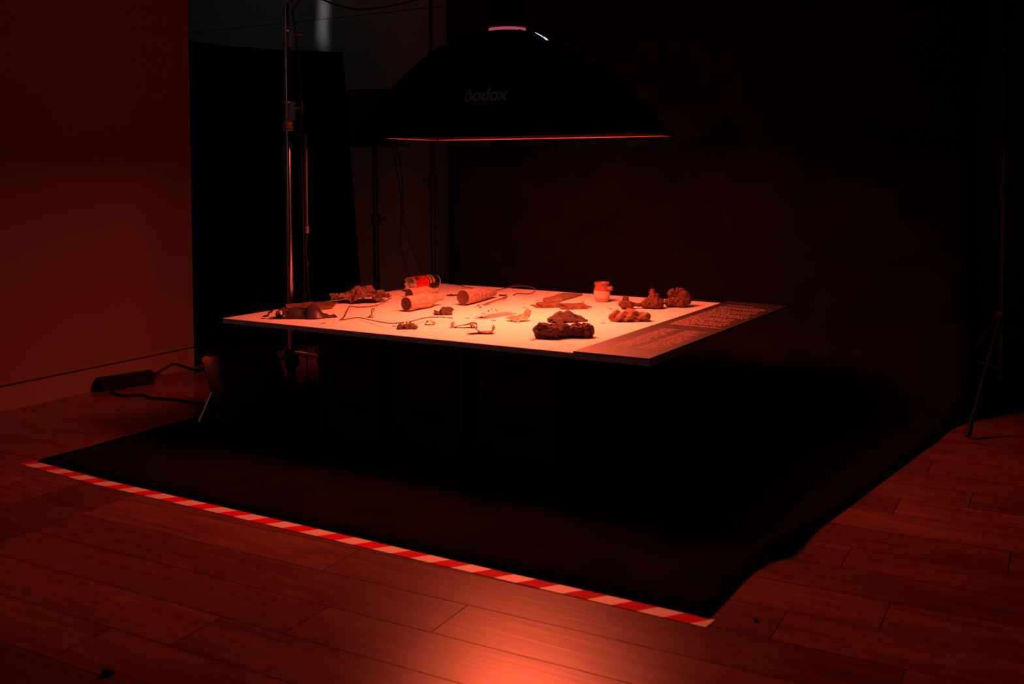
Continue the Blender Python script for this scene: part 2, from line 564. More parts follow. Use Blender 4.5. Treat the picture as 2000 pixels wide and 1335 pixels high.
XC = (0.432, 0.750, 1.080)
nm = ('left', 'middle', 'right')
Z0 = 0.0125
for i, x in enumerate(XC):
    crate(x, 0.014, Z0, ('dark plastic crate on the floor cloth, front row, ' + ('leftmost', 'in the middle', 'nearest the camera')[i]))
    crate(x, 0.014, Z0 + CH - 0.001 - 0.0085 + 0.0085, ('dark plastic crate right under the table top, front row, ' + ('leftmost', 'in the middle', 'nearest the camera')[i]))
crate(XC[2], 0.482, Z0, 'dark plastic crate on the floor cloth in the second row, behind the right front stack')
crate(XC[2], 0.482, Z0 + CH - 0.001, 'dark plastic crate under the table top in the second row, behind the right front stack')

# ------------------------------------------------------------------ table top and information panel
TQ = [(-0.021, 0.013), (1.68, 0.0), (1.737, 1.228), (0.071, 1.293)]
bm = bmesh.new(); quadprism(bm, TQ, ZT - 0.0185, ZT)
bmesh.ops.bevel(bm, geom=bm.edges[:], offset=0.0012, segments=1, affect='EDGES')
tag(obj('table_top', bm, M_top), 'large white board lying on the dark crates as a table top', 'table')

PQ = [(1.439, -0.004), (1.682, -0.006), (1.739, 1.226), (1.487, 1.262)]
pn = thing('information_panel', 'dark printed information sheet lying along the right end of the white board', 'sign', (0, 0, 0))
bm = bmesh.new(); quadprism(bm, PQ, ZT, ZT + 0.006)
obj('sheet', bm, M_panel, pn)


def pq(s, t):
    a = Vector(PQ[0]).lerp(Vector(PQ[1]), s); b = Vector(PQ[3]).lerp(Vector(PQ[2]), s)
    return a.lerp(b, t)


def textblock(rows, s0, smax, seed, width=0.0045, name='printed_text'):
    rg = random.Random(seed); b = bmesh.new()
    for (t, h, send) in rows:
        s = s0
        while s < send:
            nlet = rg.randint(2, 9)
            for _ in range(nlet):
                ds = width * rg.uniform(0.6, 1.1) / 0.243
                if s + ds > send: break
                hh = h * rg.choice((0.55, 0.55, 0.6, 0.95, 0.75)); tt = t + (h * -0.2 if rg.random() < .12 else 0)
                p = [pq(s, tt), pq(s + ds * .78, tt), pq(s + ds * .78, tt + hh), pq(s, tt + hh)]
                z = ZT + 0.0064
                b.faces.new([b.verts.new((q[0], q[1], z)) for q in p])
                s += ds
            s += width * 0.9 / 0.243
    o = obj(name, b, M_print, pn)
    return o


rg = random.Random(11)
rws = [(0.905, 0.014, 0.62)]
t = 0.878
par = 0
while t > 0.475:
    par += 1
    send = rg.uniform(0.80, 0.92)
    if par % 6 == 0: send = rg.uniform(.35, .6)
    rws.append((t, 0.0088, send)); t -= 0.0128
o = textblock(rws, 0.15, .92, 2, 0.0036); o['kind'] = 'stuff'
for s0, s1, sd in ((0.24, 0.50, 3), (0.58, 0.90, 4)):
    rws = []; t = 0.40
    while t > 0.10:
        rws.append((t, 0.0076, s0 + (s1 - s0) * rg.choice((1, .95, .75, .85, .6)))); t -= 0.0125
    o = textblock(rws, s0, s1, sd, 0.0034); o['kind'] = 'stuff'

# small printed tags beside the finds
tags = [(0.12, .077), (.395, .091), (.424, .256), (.66, .157), (.787, .43), (.904, .421), (.983, .139), (1.223, .137), (1.092, .426),
        (.842, .756), (.784, .961), (.968, 1.011), (1.151, .882), (1.277, .548), (.211, .818)]
tag_lab = ['beside the small dark curl at the far left corner', 'in front of the dark rubber strip near the left corner', 'left of the small standing scrap',
           'in front of the foil scrap', 'behind the crumpled dark ribbon', 'left of the pale folded wrapper', 'left of the torn brown curl',
           'at the left foot of the matted brown chunk', 'left of the dark tent-shaped rag', 'left of the pair of worn packets',
           'left of the long flattened packet', 'right of the long flattened packet', 'left of the crumbled foam with the thin arm',
           'left of the twisted cloth', 'left of the two crusted bottles']
tm = None
for (x, y), l in zip(tags, tag_lab):
    if tm is None:
        b = bmesh.new(); quadprism(b, [(-.008, -.006), (.008, -.006), (.008, .006), (-.008, .006)], 0, 0.0006)
        o = obj('number_tag', b, M_tagm); tm = o
    else:
        o = tm.copy(); C.objects.link(o)
    o.location = (x, y, ZT); o.rotation_euler = (0, 0, 0.35)
    tag(o, 'tiny dark tag ' + l, 'tag', 'tags beside the finds')

# ------------------------------------------------------------------ finds on the table
YAW = math.radians(30.4)     # local x runs to the right as one stands at the table corner


def floorit(bm, dz=0.0):
    z = min(v.co.z for v in bm.verts)
    for v in bm.verts: v.co.z -= z - dz


def sheet(nu, nv, fn):
    bm = bmesh.new(); g = []
    for i in range(nu + 1):
        g.append([bm.verts.new(fn(i / nu, j / nv)) for j in range(nv + 1)])
    for i in range(nu):
        for j in range(nv):
            bm.faces.new((g[i][j], g[i + 1][j], g[i + 1][j + 1], g[i][j + 1]))
    return bm


def solid(bm, t):
    bmesh.ops.recalc_face_normals(bm, faces=bm.faces)
    bmesh.ops.solidify(bm, geom=bm.faces[:], thickness=t)
    floorit(bm)
    return bm


def crumple(L, W, H, seed, nu=26, nv=18, nf=5, arch=None, edge=0.18, t=0.0012, sharp=1.0):
    rg = random.Random(seed); cr = creases(rg, nf, 9, 26)

    def fn(u, v):
        x, y = u - .5, v - .5
        ang = math.atan2(y, x)
        k = 1 + edge * noise.noise(Vector((math.cos(ang) * 1.6 + seed, math.sin(ang) * 1.6, seed * .3))) \
            + edge * .6 * noise.noise(Vector((math.cos(ang) * 5 + seed, math.sin(ang) * 5, 1)))
        X, Y = x * L * k, y * W * k
        z = 0
        for (cx, cy, f, ph, a) in cr: z += a * tri((cx * x + cy * y) * f + ph)
        z = z / nf * sharp
        z += .5 * noise.noise(Vector((x * 5 + seed, y * 5, seed)))
        z = (z + 1) * .5
        if arch: z = z * .6 + arch(u, v)
        X += .06 * L * noise.noise(Vector((x * 6, y * 6, seed + 9))); Y += .06 * W * noise.noise(Vector((x * 6, y * 6, seed + 19)))
        return (X, Y, z * H)
    return solid(sheet(nu, nv, fn), t)


def shard(L, W, H, seed, nu=9, nv=6, arch=None, t=0.0014, edge=.3):
    """stiff angular scrap: few facets, torn outline"""
    rg = random.Random(seed); Z = [[rg.random() for _ in range(nv + 1)] for _ in range(nu + 1)]
    J = [[(rg.uniform(-1, 1), rg.uniform(-1, 1)) for _ in range(nv + 1)] for _ in range(nu + 1)]

    def fn(u, v):
        i, j = round(u * nu), round(v * nv)
        e = 1 - edge * rg.random() * (i in (0, nu) or j in (0, nv))
        x = (u - .5) * L * e + J[i][j][0] * L / nu * .30; y = (v - .5) * W * e + J[i][j][1] * W / nv * .30
        a = arch(u, v) if arch else .3
        z = H * (.22 * Z[i][j] + .85 * a * (.75 + .25 * Z[i][j]))
        return (x, y, z)
    bm = sheet(nu, nv, fn)
    bmesh.ops.triangulate(bm, faces=bm.faces[:])
    bmesh.ops.subdivide_edges(bm, edges=bm.edges[:], cuts=1)
    for v in bm.verts: v.co.z = max(0, v.co.z + H * .10 * vn(v.co, 150, seed)); v.co.x += L * .02 * vn(v.co, 160, seed + 3)
    return solid(bm, t)


def lumpy(blobs, voxel, amp, freq, seed, ridge=0.0, smooth_it=1, stretch=(1, 1, 1)):
    """blobs: (centre, radii, rotz) ellipsoids fused by a voxel remesh, then weathered with noise"""
    bm = bmesh.new()
    for (c, r, rz) in blobs:
        mt = Matrix.Translation(c) @ Matrix.Rotation(rz, 4, 'Z') @ Matrix.Diagonal((r[0], r[1], r[2], 1))
        bmesh.ops.create_icosphere(bm, subdivisions=3, radius=1, matrix=mt)
    me = bpy.data.meshes.new('tmp'); bm.to_mesh(me); bm.free()
    o = bpy.data.objects.new('tmp', me); C.objects.link(o)
    md = o.modifiers.new('r', 'REMESH'); md.mode = 'VOXEL'; md.voxel_size = voxel
    dg = bpy.context.evaluated_depsgraph_get()
    m2 = bpy.data.meshes.new_from_object(o.evaluated_get(dg))
    bpy.data.objects.remove(o); bpy.data.meshes.remove(me)
    bm = bmesh.new(); bm.from_mesh(m2); bpy.data.meshes.remove(m2)
    bm.normal_update()
    nv = []
    for v in bm.verts:
        p = Vector((v.co.x * stretch[0], v.co.y * stretch[1], v.co.z * stretch[2]))
        d = vn(p, freq, seed) + .55 * vn(p, freq * 2.3, seed + 3) + .35 * vn(p, freq * 5, seed + 7)
        if ridge: d = d * (1 - ridge) + ridge * (1 - 2 * abs(vn(p, freq, seed + 11)) * 1.6)
        nv.append(v.co + v.normal * d * amp)
    for v, p in zip(bm.verts, nv): v.co = p
    for v in bm.verts:
        if v.co.z < 0.0: v.co.z = 0.0
    floorit(bm)
    return bm


def place(o, x, y, rz=0.0, z=ZT):
    o.location = (x, y, z); o.rotation_euler = (0, 0, rz); return o


def axis_frame(A, B):
    """rotation that takes local +Z to A->B"""
    d = (Vector(B) - Vector(A)).normalized()
    return d.to_track_quat('Z', 'Y').to_euler()


# --- bottles
def contour(L, R):
    pr = [(0, 0), (0.86, 0), (1.0, 0.02), (1.0, 0.14), (0.93, 0.19), (0.90, 0.24), (0.93, 0.33), (1.0, 0.44), (1.02, 0.52),
          (0.98, 0.60), (0.84, 0.68), (0.60, 0.76), (0.44, 0.84), (0.37, 0.90), (0.44, 0.915), (0.44, 0.975), (0.36, 1.0), (0.0, 1.0)]
    return [(max(r * R, 1e-4), z * L) for r, z in pr]


def dense(prof, k=3):
    out = []
    for (a, b) in zip(prof, prof[1:]):
        for j in range(k): out.append((a[0] + (b[0] - a[0]) * j / k, a[1] + (b[1] - a[1]) * j / k))
    out.append(prof[-1]); return out


def crust_bottle(A, B, prof, m, label, seed, flutes, amp):
    d = Vector(B) - Vector(A)
    root = thing('crusted_bottle', label, 'bottle', A, 0, 'crusted bottles lying on the board')
    root.rotation_euler = axis_frame(A, B)
    L = prof[-1][1]

    def fn(p, a):
        r = math.hypot(p.x, p.y)
        if r < 0.004: return p
        k = 1 + amp * vn(p, 60, seed) + amp * .8 * vn(p, 170, seed + 4)
        t = p.z / L
        if flutes:
            for (c0, c1) in ((0.19, 0.47), (0.62, 0.74)):
                if c0 < t < c1: k += 0.085 * (min(1, max(0, math.cos(a * 10) * 2.2 + .6)) - .6)
            for c in (.505, .555, .60): k += .045 * math.exp(-((t - c) / .010) ** 2)
            k -= .030 * math.exp(-((t - .17) / .008) ** 2)
        k -= amp * 1.6 * max(0, vn(p, 110, seed + 9) - .34) / .3
        return Vector((p.x * k, p.y * k, p.z))
    b = lathe(bmesh.new(), dense(prof[1:], 7), 96, cap0=False, cap1=True, fn=fn)
    body = obj('crusted_glass', b, m, root, smooth=True)
    b = lathe(bmesh.new(), [(1e-4, 0.003), (prof[1][0] * .60, 0.003), (prof[1][0] * .88, -.0004), (prof[1][0] * 1.03, -.0004), (prof[1][0] * 1.03, .003)], 40)
    obj('base', b, M_base_dark, root, smooth=True)
    return root


crust_bottle((0.492, 0.456, ZT + .0306), (0.506, 0.681, ZT + .0306), contour(0.225, 0.0285), M_crust,
             'sand-crusted fluted bottle lying in front of another one, dark base turned forward', 3, True, 0.03)
crust_bottle((0.318, 0.712, ZT + .0270), (0.344, 0.885, ZT + .0270), contour(0.175, 0.0255), M_crust,
             'smaller crusted bottle half hidden behind the fluted one, beside the torn can', 8, False, 0.025)
mp = [(0, 0), (0.9, 0), (1.0, 0.012), (1.0, 0.10), (0.98, 0.25), (0.90, 0.42), (0.78, 0.58), (0.64, 0.74), (0.52, 0.88), (0.45, 0.97), (0.36, 1.0), (0, 1.0)]
crust_bottle((0.592, 0.699, ZT + .0335), (0.580, 0.965, ZT + .0225), [(max(r * .0300, 1e-4), z * .266) for r, z in mp], M_concrete,
             'bottle caked in rough grey crust tapering to the neck, alone left of the clear glass', 5, False, 0.055)

# --- clear tumbler lying on its side
mg = bpy.data.materials.new('clear_glass'); mg.use_nodes = True
nt = mg.node_tree; bs = nt.nodes['Principled BSDF']
bs.inputs['Base Color'].default_value = (1, .98, .97, 1); bs.inputs['Roughness'].default_value = 0.12
bs.inputs['Transmission Weight'].default_value = 1.0; bs.inputs['IOR'].default_value = 1.05
bs.inputs['Specular IOR Level'].default_value = 0.5
nz = nt.nodes.new('ShaderNodeTexNoise'); nz.inputs['Scale'].default_value = 40
mr = nt.nodes.new('ShaderNodeMapRange'); mr.inputs[3].default_value = 0.05; mr.inputs[4].default_value = 0.25
nt.links.new(nz.outputs['Fac'], mr.inputs[0]); nt.links.new(mr.outputs[0], bs.inputs['Roughness'])
A = (0.835, 0.435, ZT + .0262); B = (0.872, 0.607, ZT + .0352)
g = thing('drinking_glass', 'clear glass tumbler lying on its side with its mouth away to the right', 'glass', A)
g.rotation_euler = axis_frame(A, B)
Lg = 0.176; r0, r1 = 0.0255, 0.0345
outer = [(1e-4, 0.004), (r0 * .7, 0.002), (r0 * .92, 0.0), (r0, 0.006), (r0 + (r1 - r0) * .3, Lg * .35), (r0 + (r1 - r0) * .72, Lg * .72), (r1, Lg - .002), (r1 - .0006, Lg)]
inner = [(r1 - .0020, Lg), (r1 - .0026, Lg - .004), (r0 + (r1 - r0) * .72 - .0028, Lg * .72), (r0 + (r1 - r0) * .3 - .003, Lg * .35), (r0 - .0045, 0.016), (r0 * .6, 0.013), (1e-4, 0.013)]
obj('bowl', lathe(bmesh.new(), outer + inner, 48), mg, g, smooth=True)
M_frost = mat('worn_glass_print', (0.55, 0.30, 0.24), 0.6, var=0.3, scale=70)
b = bmesh.new(); rgp = random.Random(4)
for k in range(16):
    a0 = rgp.uniform(0, 2 * PI); z0 = rgp.uniform(.03, .10); da = rgp.uniform(.1, .3); dz = rgp.uniform(.004, .014)
    R = lambda z: r0 + (r1 - r0) * z / Lg + .0002
    b.faces.new([b.verts.new((R(z) * math.cos(a), R(z) * math.sin(a), z)) for a, z in ((a0, z0), (a0 + da, z0 + .003), (a0 + da * .8, z0 + dz), (a0 + .05, z0 + dz * .9))])
o = obj('worn_print', b, M_frost, g); o['kind'] = 'stuff'

# --- torn drinks can
A = (0.145, 0.950, ZT + .0337); B = (0.174, 1.118, ZT + .0337)
can = thing('drinks_can', 'torn open red and black drinks can lying at the far corner of the board', 'can', A)
can.rotation_euler = axis_frame(A, B)
RC, LC = 0.0332, 0.168
up = can.rotation_euler.to_matrix().inverted() @ Vector((0, 0, 1))
cv = can.rotation_euler.to_matrix().inverted() @ (-F_)
aup = math.atan2(up.y, up.x); acam = math.atan2(cv.y, cv.x)
sgn = 1 if ((acam - aup + PI) % (2 * PI) - PI) > 0 else -1      # turning from the top towards the viewer


def torn(p, a):
    if p.z < 0.012:
        n = noise.noise(Vector((math.cos(a) * 2.2, math.sin(a) * 2.2, 3)))
        return Vector((p.x, p.y, p.z + (n * .012 + .006 * abs(math.sin(a * 5))) * (1 - p.z / .012)))
    return p


def ring_z(z0, z1, n): return [(RC, z0 + (z1 - z0) * i / n) for i in range(n + 1)]


b = bmesh.new()
NA = 168
pr = ring_z(0.0, 0.094, 64)
lathe(b, pr, NA, fn=lambda p, a: torn(p, a) if True else p)
ahole = aup + sgn * math.radians(38)
kill = []
for f in b.faces:
    c = f.calc_center_median(); a = math.atan2(c.y, c.x); da = (a - ahole + PI) % (2 * PI) - PI
    u = da * RC / 0.013; v2 = (c.z - 0.030) / 0.019
    rr = math.hypot(u, v2); th = math.atan2(u, v2)
    if rr < 0.62 + 0.38 * math.cos(3 * th) ** 2 * (1 if math.cos(th) > -.5 else .7): kill.append(f)
bmesh.ops.delete(b, geom=kill, context='FACES')
o = obj('red_wall', b, [M_can_r, M_can_i], can, smooth=True)
o['label'] = 'red lower wall of the can with a ragged dark hole'
for p in o.data.polygons:
    if p.center.z < 0.013: p.material_index = 1
sd = o.modifiers.new('s', 'SOLIDIFY'); sd.thickness = 0.0006; sd.offset = -1
b = bmesh.new(); lathe(b, [(RC - .0012, 0.012), (RC - .0012, 0.020), (RC - .0012, .093)], 48)
o = obj('lining', b, mat('can_inside', (0.66, 0.55, 0.50), 0.5, 0.2), can, smooth=True)
kill = []
bm2 = bmesh.new(); bm2.from_mesh(o.data)
bmesh.ops.subdivide_edges(bm2, edges=[e for e in bm2.edges if abs(e.verts[0].co.z - e.verts[1].co.z) > .01], cuts=14)
for f in bm2.faces:
    c = f.calc_center_median(); a = math.atan2(c.y, c.x); da = (a - ahole + PI) % (2 * PI) - PI
    if math.hypot(da * RC / .015, (c.z - .03) / .02) < 1: kill.append(f)
bmesh.ops.delete(bm2, geom=kill, context='FACES'); bm2.to_mesh(o.data); bm2.free()
b = bmesh.new()
lathe(b, [(RC, 0.094), (RC, 0.150), (RC * .99, 0.156), (RC * .90, 0.164)], 72)
obj('black_wall', b, M_can_k, can, smooth=True)
b = bmesh.new()
lathe(b, [(RC * .90, 0.164), (RC * .92, 0.168), (RC * .88, 0.169), (RC * .84, 0.163), (1e-4, 0.163)], 48)
obj('lid', b, M_can_i, can, smooth=True)
b = bmesh.new(); lathe(b, [(RC * .99, 0.0945), (1e-4, 0.0945)], 48); obj('inner_shade', b, M_can_k, can)


def can_text(body, z, size, name):
    bmx = text_mesh(body, size, extrude=0.00015, offset=0.0007)
    xs = [v.co.x for v in bmx.verts]; x1 = max(xs)
    for v in bmx.verts:
        # the line runs round the can (top to front), letter tops towards the lid
        arc = (v.co.x - x1) / RC                      # ends at angle aend
        a = aend + sgn * arc
        r = RC + 0.00035 + v.co.z
        v.co = Vector((r * math.cos(a), r * math.sin(a), z + v.co.y))
    return obj(name, bmx, M_can_g, can)


aend = aup + sgn * math.radians(92)
can_text('Estrella', 0.1245, 0.021, 'printed_name')
can_text('Galicia', 0.1055, 0.021, 'printed_name')
b = bmesh.new()
for k in range(10):
    a = rgp.uniform(20, 75)
    aa = aup + sgn * math.radians(a); z = rgp.uniform(.055, .09)
    R = RC + .0002
    b.faces.new([b.verts.new((R * math.cos(q), R * math.sin(q), zz)) for q, zz in ((aa, z), (aa + .12, z + .001), (aa + .1, z + .004), (aa + .02, z + .0045))])
o = obj('scuff', b, mat('scuffed_red', (0.75, 0.16, 0.12), 0.5), can); o['kind'] = 'stuff'

# --- stoneware mug
mug = thing('stoneware_mug', 'small stoneware mug with a stub handle standing at the back of the board', 'mug', (1.033, 1.055, ZT))
mm = bpy.data.materials.new('stoneware_glaze'); mm.use_nodes = True
nt = mm.node_tree; bs = nt.nodes['Principled BSDF']
tc = nt.nodes.new('ShaderNodeTexCoord'); sx = nt.nodes.new('ShaderNodeSeparateXYZ'); nt.links.new(tc.outputs['Object'], sx.inputs[0])
nz = nt.nodes.new('ShaderNodeTexNoise'); nz.inputs['Scale'].default_value = 22; nz.inputs['Detail'].default_value = 3
nt.links.new(tc.outputs['Object'], nz.inputs['Vector'])
ma = nt.nodes.new('ShaderNodeMath'); ma.operation = 'MULTIPLY_ADD'; ma.inputs[1].default_value = 0.022
nt.links.new(nz.outputs['Fac'], ma.inputs[0]); nt.links.new(sx.outputs[2], ma.inputs[2])
rp = nt.nodes.new('ShaderNodeValToRGB'); rp.color_ramp.interpolation = 'CONSTANT'
mr = nt.nodes.new('ShaderNodeMapRange'); mr.inputs[2].default_value = 0.1
nt.links.new(ma.outputs[0], mr.inputs[0]); nt.links.new(mr.outputs[0], rp.inputs[0])
e = rp.color_ramp.elements
e[0].position = 0; e[0].color = (0.44, 0.22, 0.14, 1)
e[1].position = 0.56; e[1].color = (0.26, 0.085, 0.05, 1)
q = e.new(0.30); q.color = (0.60, 0.42, 0.32, 1)
nt.links.new(rp.outputs[0], bs.inputs['Base Color']); bs.inputs['Roughness'].default_value = 0.35
prof = [(1e-4, 0.0), (.0235, 0), (.0265, .003), (.0305, .014), (.0330, .028), (.0335, .038), (.0318, .050), (.0292, .060), (.0282, .066), (.0296, .0725), (.0318, .0775),
        (.0312, .0790), (.0294, .0780), (.0266, .070), (.0264, .062), (.0300, .048), (.0308, .036), (.028, .012), (1e-4, .006)]
obj('cup', lathe(bmesh.new(), dense(prof, 3), 56), mm, mug, smooth=True)
dr = Vector((math.cos(YAW - .55), math.sin(YAW - .55), 0))
c0 = Vector((0, 0, .0555)) + dr * .0255; c1 = Vector((0, 0, .0570)) + dr * .047
b = TB([c0, c0.lerp(c1, .35), c0.lerp(c1, .6), c0.lerp(c1, .72), c0.lerp(c1, .85), c0.lerp(c1, .97), c1], [.0098, .0082, .0080, .0092, .0102, .0090, .0055], 20)
obj('handle', b, mat('brown_glaze', (0.36, 0.15, 0.09), 0.2, var=0.15, scale=80), mug, smooth=True)
b = bmesh.new()
for k in range(9):
    a = math.radians(-104 + k * 7.5); z = .0345 + rgp.uniform(-.0006, .0006); R = .0339; da = .045; h = rgp.uniform(.0018, .0032)
    b.faces.new([b.verts.new((R * math.cos(q), R * math.sin(q), zz)) for q, zz in ((a, z), (a + da, z), (a + da * .7, z + h), (a + da * .2, z + h * .8))])
o = obj('stamped_mark', b, mat('stamp_ink', (0.15, 0.07, 0.05), .7), mug); o['kind'] = 'stuff'


# --- wires (two strands twisted together)
def wire(pts, label, turns, r=0.0013):
    P = smooth_path(pts, 10)
    root = thing('twisted_wire', label, 'wire', (0, 0, 0), 0, 'twisted wires on the board')
    acc = 0; strands = [[], []]; prev = P[0]
    for i, p in enumerate(P):
        acc += (p - prev).length; prev = p
        t = (P[min(i + 1, len(P) - 1)] - P[max(i - 1, 0)]).normalized()
        s = t.cross(Vector((0, 0, 1)));
        s = s.normalized() if s.length > 1e-5 else Vector((1, 0, 0))
        u = s.cross(t)
        for k in (0, 1):
            a = acc * turns * 2 * PI + k * PI
            strands[k].append(p + (s * math.cos(a) + u * math.sin(a)) * r)
    # resample finely so that the twist shows
    for k in (0, 1): obj('strand', TB(strands[k], r * .95, 6), M_wire, root, smooth=True)
    return root


def fine(pts, step=0.0022):
    P = smooth_path(pts, 24); out = [P[0]]
    for p in P[1:]:
        if (p - out[-1]).length >= step: out.append(p)
    return out


def wire2(pts, label, turns=75, r=0.0013):
    global smooth_path
    P = fine(pts); sp = smooth_path
    smooth_path = lambda q, k=1: [Vector(v) for v in q]
    o = wire(P, label, turns, r); smooth_path = sp
    return o


w1 = [(0.261, 0.667, 0.430), (0.312, 0.502, 0.423), (0.258, 0.458, 0.4185), (0.255, 0.409, 0.427), (0.33, 0.30, 0.425), (0.395, 0.205, 0.4215), (0.412, 0.168, 0.4185),
      (0.447, 0.225, 0.4205), (0.584, 0.155, 0.427), (0.672, 0.127, 0.43), (0.707, 0.184, 0.431), (0.706, 0.277, 0.431), (0.742, 0.322, 0.43), (0.785, 0.339, 0.427)]
wire2(w1, 'long twisted wire bent into a zigzag in the left half of the board')
w2 = [(0.144, 1.249, 0.421), (0.245, 1.213, 0.423), (0.292, 1.17, 0.423), (0.322, 1.179, 0.419), (0.369, 1.149, 0.4183), (0.43, 1.137, 0.4183), (0.478, 1.155, 0.421),
      (0.535, 1.138, 0.435), (0.566, 1.152, 0.443), (0.612, 1.148, 0.447), (0.671, 1.116, 0.447), (0.706, 1.089, 0.443), (0.7, 1.077, 0.431),
      (0.673, 1.076, 0.423), (0.613, 1.092, 0.420), (0.638, 0.998, 0.4185)]
wire2(w2, 'twisted wire looping up at the back edge of the board behind the bottles')


# --- left group
def ribbon(path, W, t, seed, taper=None, amp=.003, nv=8):
    P = smooth_path([(p[0], 0, p[1]) for p in path], 5); n = len(P) - 1

    def fn(u, v):
        i = min(int(u * n + 1e-6), n); p = P[i]
        wd = W * (taper(u) if taper else 1)
        y = (v - .5) * wd
        q = Vector((p.x, y, p.z)) + Vector((vn((p.x, y, p.z), 30, seed), vn((p.x, y, p.z), 34, seed + 5), vn((p.x, y, p.z), 32, seed + 8))) * amp
        q.z = max(q.z, 0)
        return q
    return solid(sheet(n, nv, fn), t)


PS = smooth_path([(a_, 0, c_) for a_, c_ in ((-.082, .012), (-.080, .026), (-.092, .032), (-.104, .022), (-.101, .007), (-.088, .006), (-.078, .020), (-.060, .030), (-.035, .028), (-.014, .022), (-.004, .026),
                  (.006, .038), (.022, .042), (.038, .034), (.050, .020), (.060, .012), (.074, .010), (.086, .006), (.102, .010))], 4)


def stripfn(u, v):
    # a roll at the left, a flat stretch, a tall fold over the middle, a tail at the right
    q_ = PS[min(len(PS) - 1, int(round(u * (len(PS) - 1))))]; x, z = q_.x, q_.z
    W = .066 + .030 * math.exp(-((u - .63) / .14) ** 2) - .050 * max(0, u - .72) / .28
    y = (v - .5) * W
    near = max(0, .5 - v) * 2
    if u > .36: z *= 1 - .92 * near ** 1.7
    x += .014 * near * (u > .5)
    q = (x, y, z)
    return (x + .003 * vn(q, 40, 2), y + .003 * vn(q, 40, 5), max(0.0005, z + .0035 * vn(q, 45, 8)))


b = sheet(72, 22, stripfn)
b = solid(b, .0016)
place(tag(obj('rubber_strip', b, M_rubber, smooth=True), 'dark shiny strip rolled at one end and folded, at the left corner', 'scrap'), .250, .165, YAW)


def leatherfn(u, v):
    a = 2 * PI * v; r = u
    k = 1 + .10 * vn((math.cos(a), math.sin(a), 0), 2.2, 5) + .05 * vn((math.cos(a), math.sin(a), 0), 6, 5)
    x = .100 * r * math.cos(a) * k; y = .055 * r * math.sin(a) * k
    z = .010 + .016 * r ** 4 * (.45 + .55 * vn((math.cos(a), math.sin(a), 1), 1.6, 7)) - .010 * r ** 6 * (math.sin(a) < -.2)
    z += .004 * tri(x * 130 + y * 60) * (1 - r) + .003 * vn((x, y, 0), 55, 3) + .006 * max(0, math.cos(a)) * r
    return (x, y, max(z, .001))


b = sheet(12, 40, leatherfn); bmesh.ops.remove_doubles(b, verts=b.verts, dist=.0004); b = solid(b, .0035)
place(tag(obj('leather_flap', b, M_leather, smooth=False), 'flat brown leathery flap with a raised rim behind the dark strip', 'scrap'), .098, .365, YAW)
b = shard(.036, .028, .020, 31, 5, 4, arch=lambda u, v: u > .4)
place(tag(obj('dark_curl', b, M_scrap), 'tiny dark curl alone at the far left corner', 'scrap'), .100, .125, YAW)


def paper_heap():
    rg = random.Random(8)
    out = crumple(.205, .13, .066, 41, 46, 30, 11, arch=lambda u, v: .62 * math.exp(-((u - .5) ** 2 / .06 + (v - .5) ** 2 / .10)), edge=.4, t=.0011, sharp=2.1)
    for v in out.verts: v.co += Vector((vn(v.co, 70, 1), vn(v.co, 72, 4), vn(v.co, 66, 9))) * .009
    floorit(out)
    return out


b = paper_heap()
place(tag(obj('crumpled_paper', b, M_paper), 'big crumpled sheet of dry brown paper near the left edge', 'paper'), .165, .605, YAW)
b = ribbon([(-.013, 0.001), (-.004, .003), (.002, .014), (-.002, .022), (.008, .034), (.013, .026), (.006, .014), (.012, .001)], .024, .0020, 6, amp=.009)
place(tag(obj('standing_scrap', b, M_curl), 'small twisted brown scrap standing upright left of the fluted bottle', 'scrap'), .460, .280, YAW)
b = shard(.078, .062, .027, 57, 10, 7, arch=lambda u, v: (.30 + .7 * (u > .3)) * min(1, v * 3) * (1 - .45 * max(0, v - .6)) * (1 - .3 * (u > .85)), edge=.22)
place(tag(obj('dark_bark', b, M_scrap), 'dark flaky scrap lying in front of the fluted bottle and left of the glass', 'scrap'), .655, .470, YAW)
b = shard(.076, .055, .024, 64, 9, 6, arch=lambda u, v: math.sin(PI * u) ** .6 * min(1, v * 2.2) * .85, edge=.2)
o = place(tag(obj('foil_scrap', b, [M_scrap, M_foil]), 'dark scrap with shiny foil on top near the front edge, under the wire', 'foil'), .730, .138, YAW)
for p in o.data.polygons:
    if p.normal.z > .3 and p.center.y > -.006 and p.center.x > -.02: p.material_index = 1
b = shard(.040, .030, .016, 66, 5, 4, arch=lambda u, v: math.sin(PI * u))
place(tag(obj('foil_scrap', b, M_foil), 'small bright foil crumb touching the wire behind the dark foil scrap', 'foil'), .752, .242, YAW)
b = ribbon([(-.008, .0008), (0, .004), (.003, .021)], .022, .0010, 4, amp=.003, nv=6)
place(tag(obj('paper_snip', b, M_kraft), 'little pale snip of paper bent upright left of the dark ribbon', 'paper'), .860, .222, YAW - .5)
b = ribbon([(-.040, .001), (-.02, .007), (.006, .013), (.026, .017), (.038, .012), (.040, .001)], .034, .0014, 14, taper=lambda u: .35 + .9 * u, amp=.006, nv=8)
place(tag(obj('dark_ribbon', b, M_scrap), 'dark arched ribbon of wrapper behind the torn brown curl', 'scrap'), .900, .245, YAW)
b = ribbon([(-.036, .012), (-.040, .024), (-.030, .026), (-.022, .015), (-.010, .006), (.004, .003), (.018, .007), (.030, .012), (.034, .024), (.038, .016)], .046, .0018, 17, amp=.010, nv=12)
place(tag(obj('torn_card_curl', b, M_curl), 'torn curl of brown card with both ends raised, near the front edge', 'scrap'), 1.012, .172, YAW)


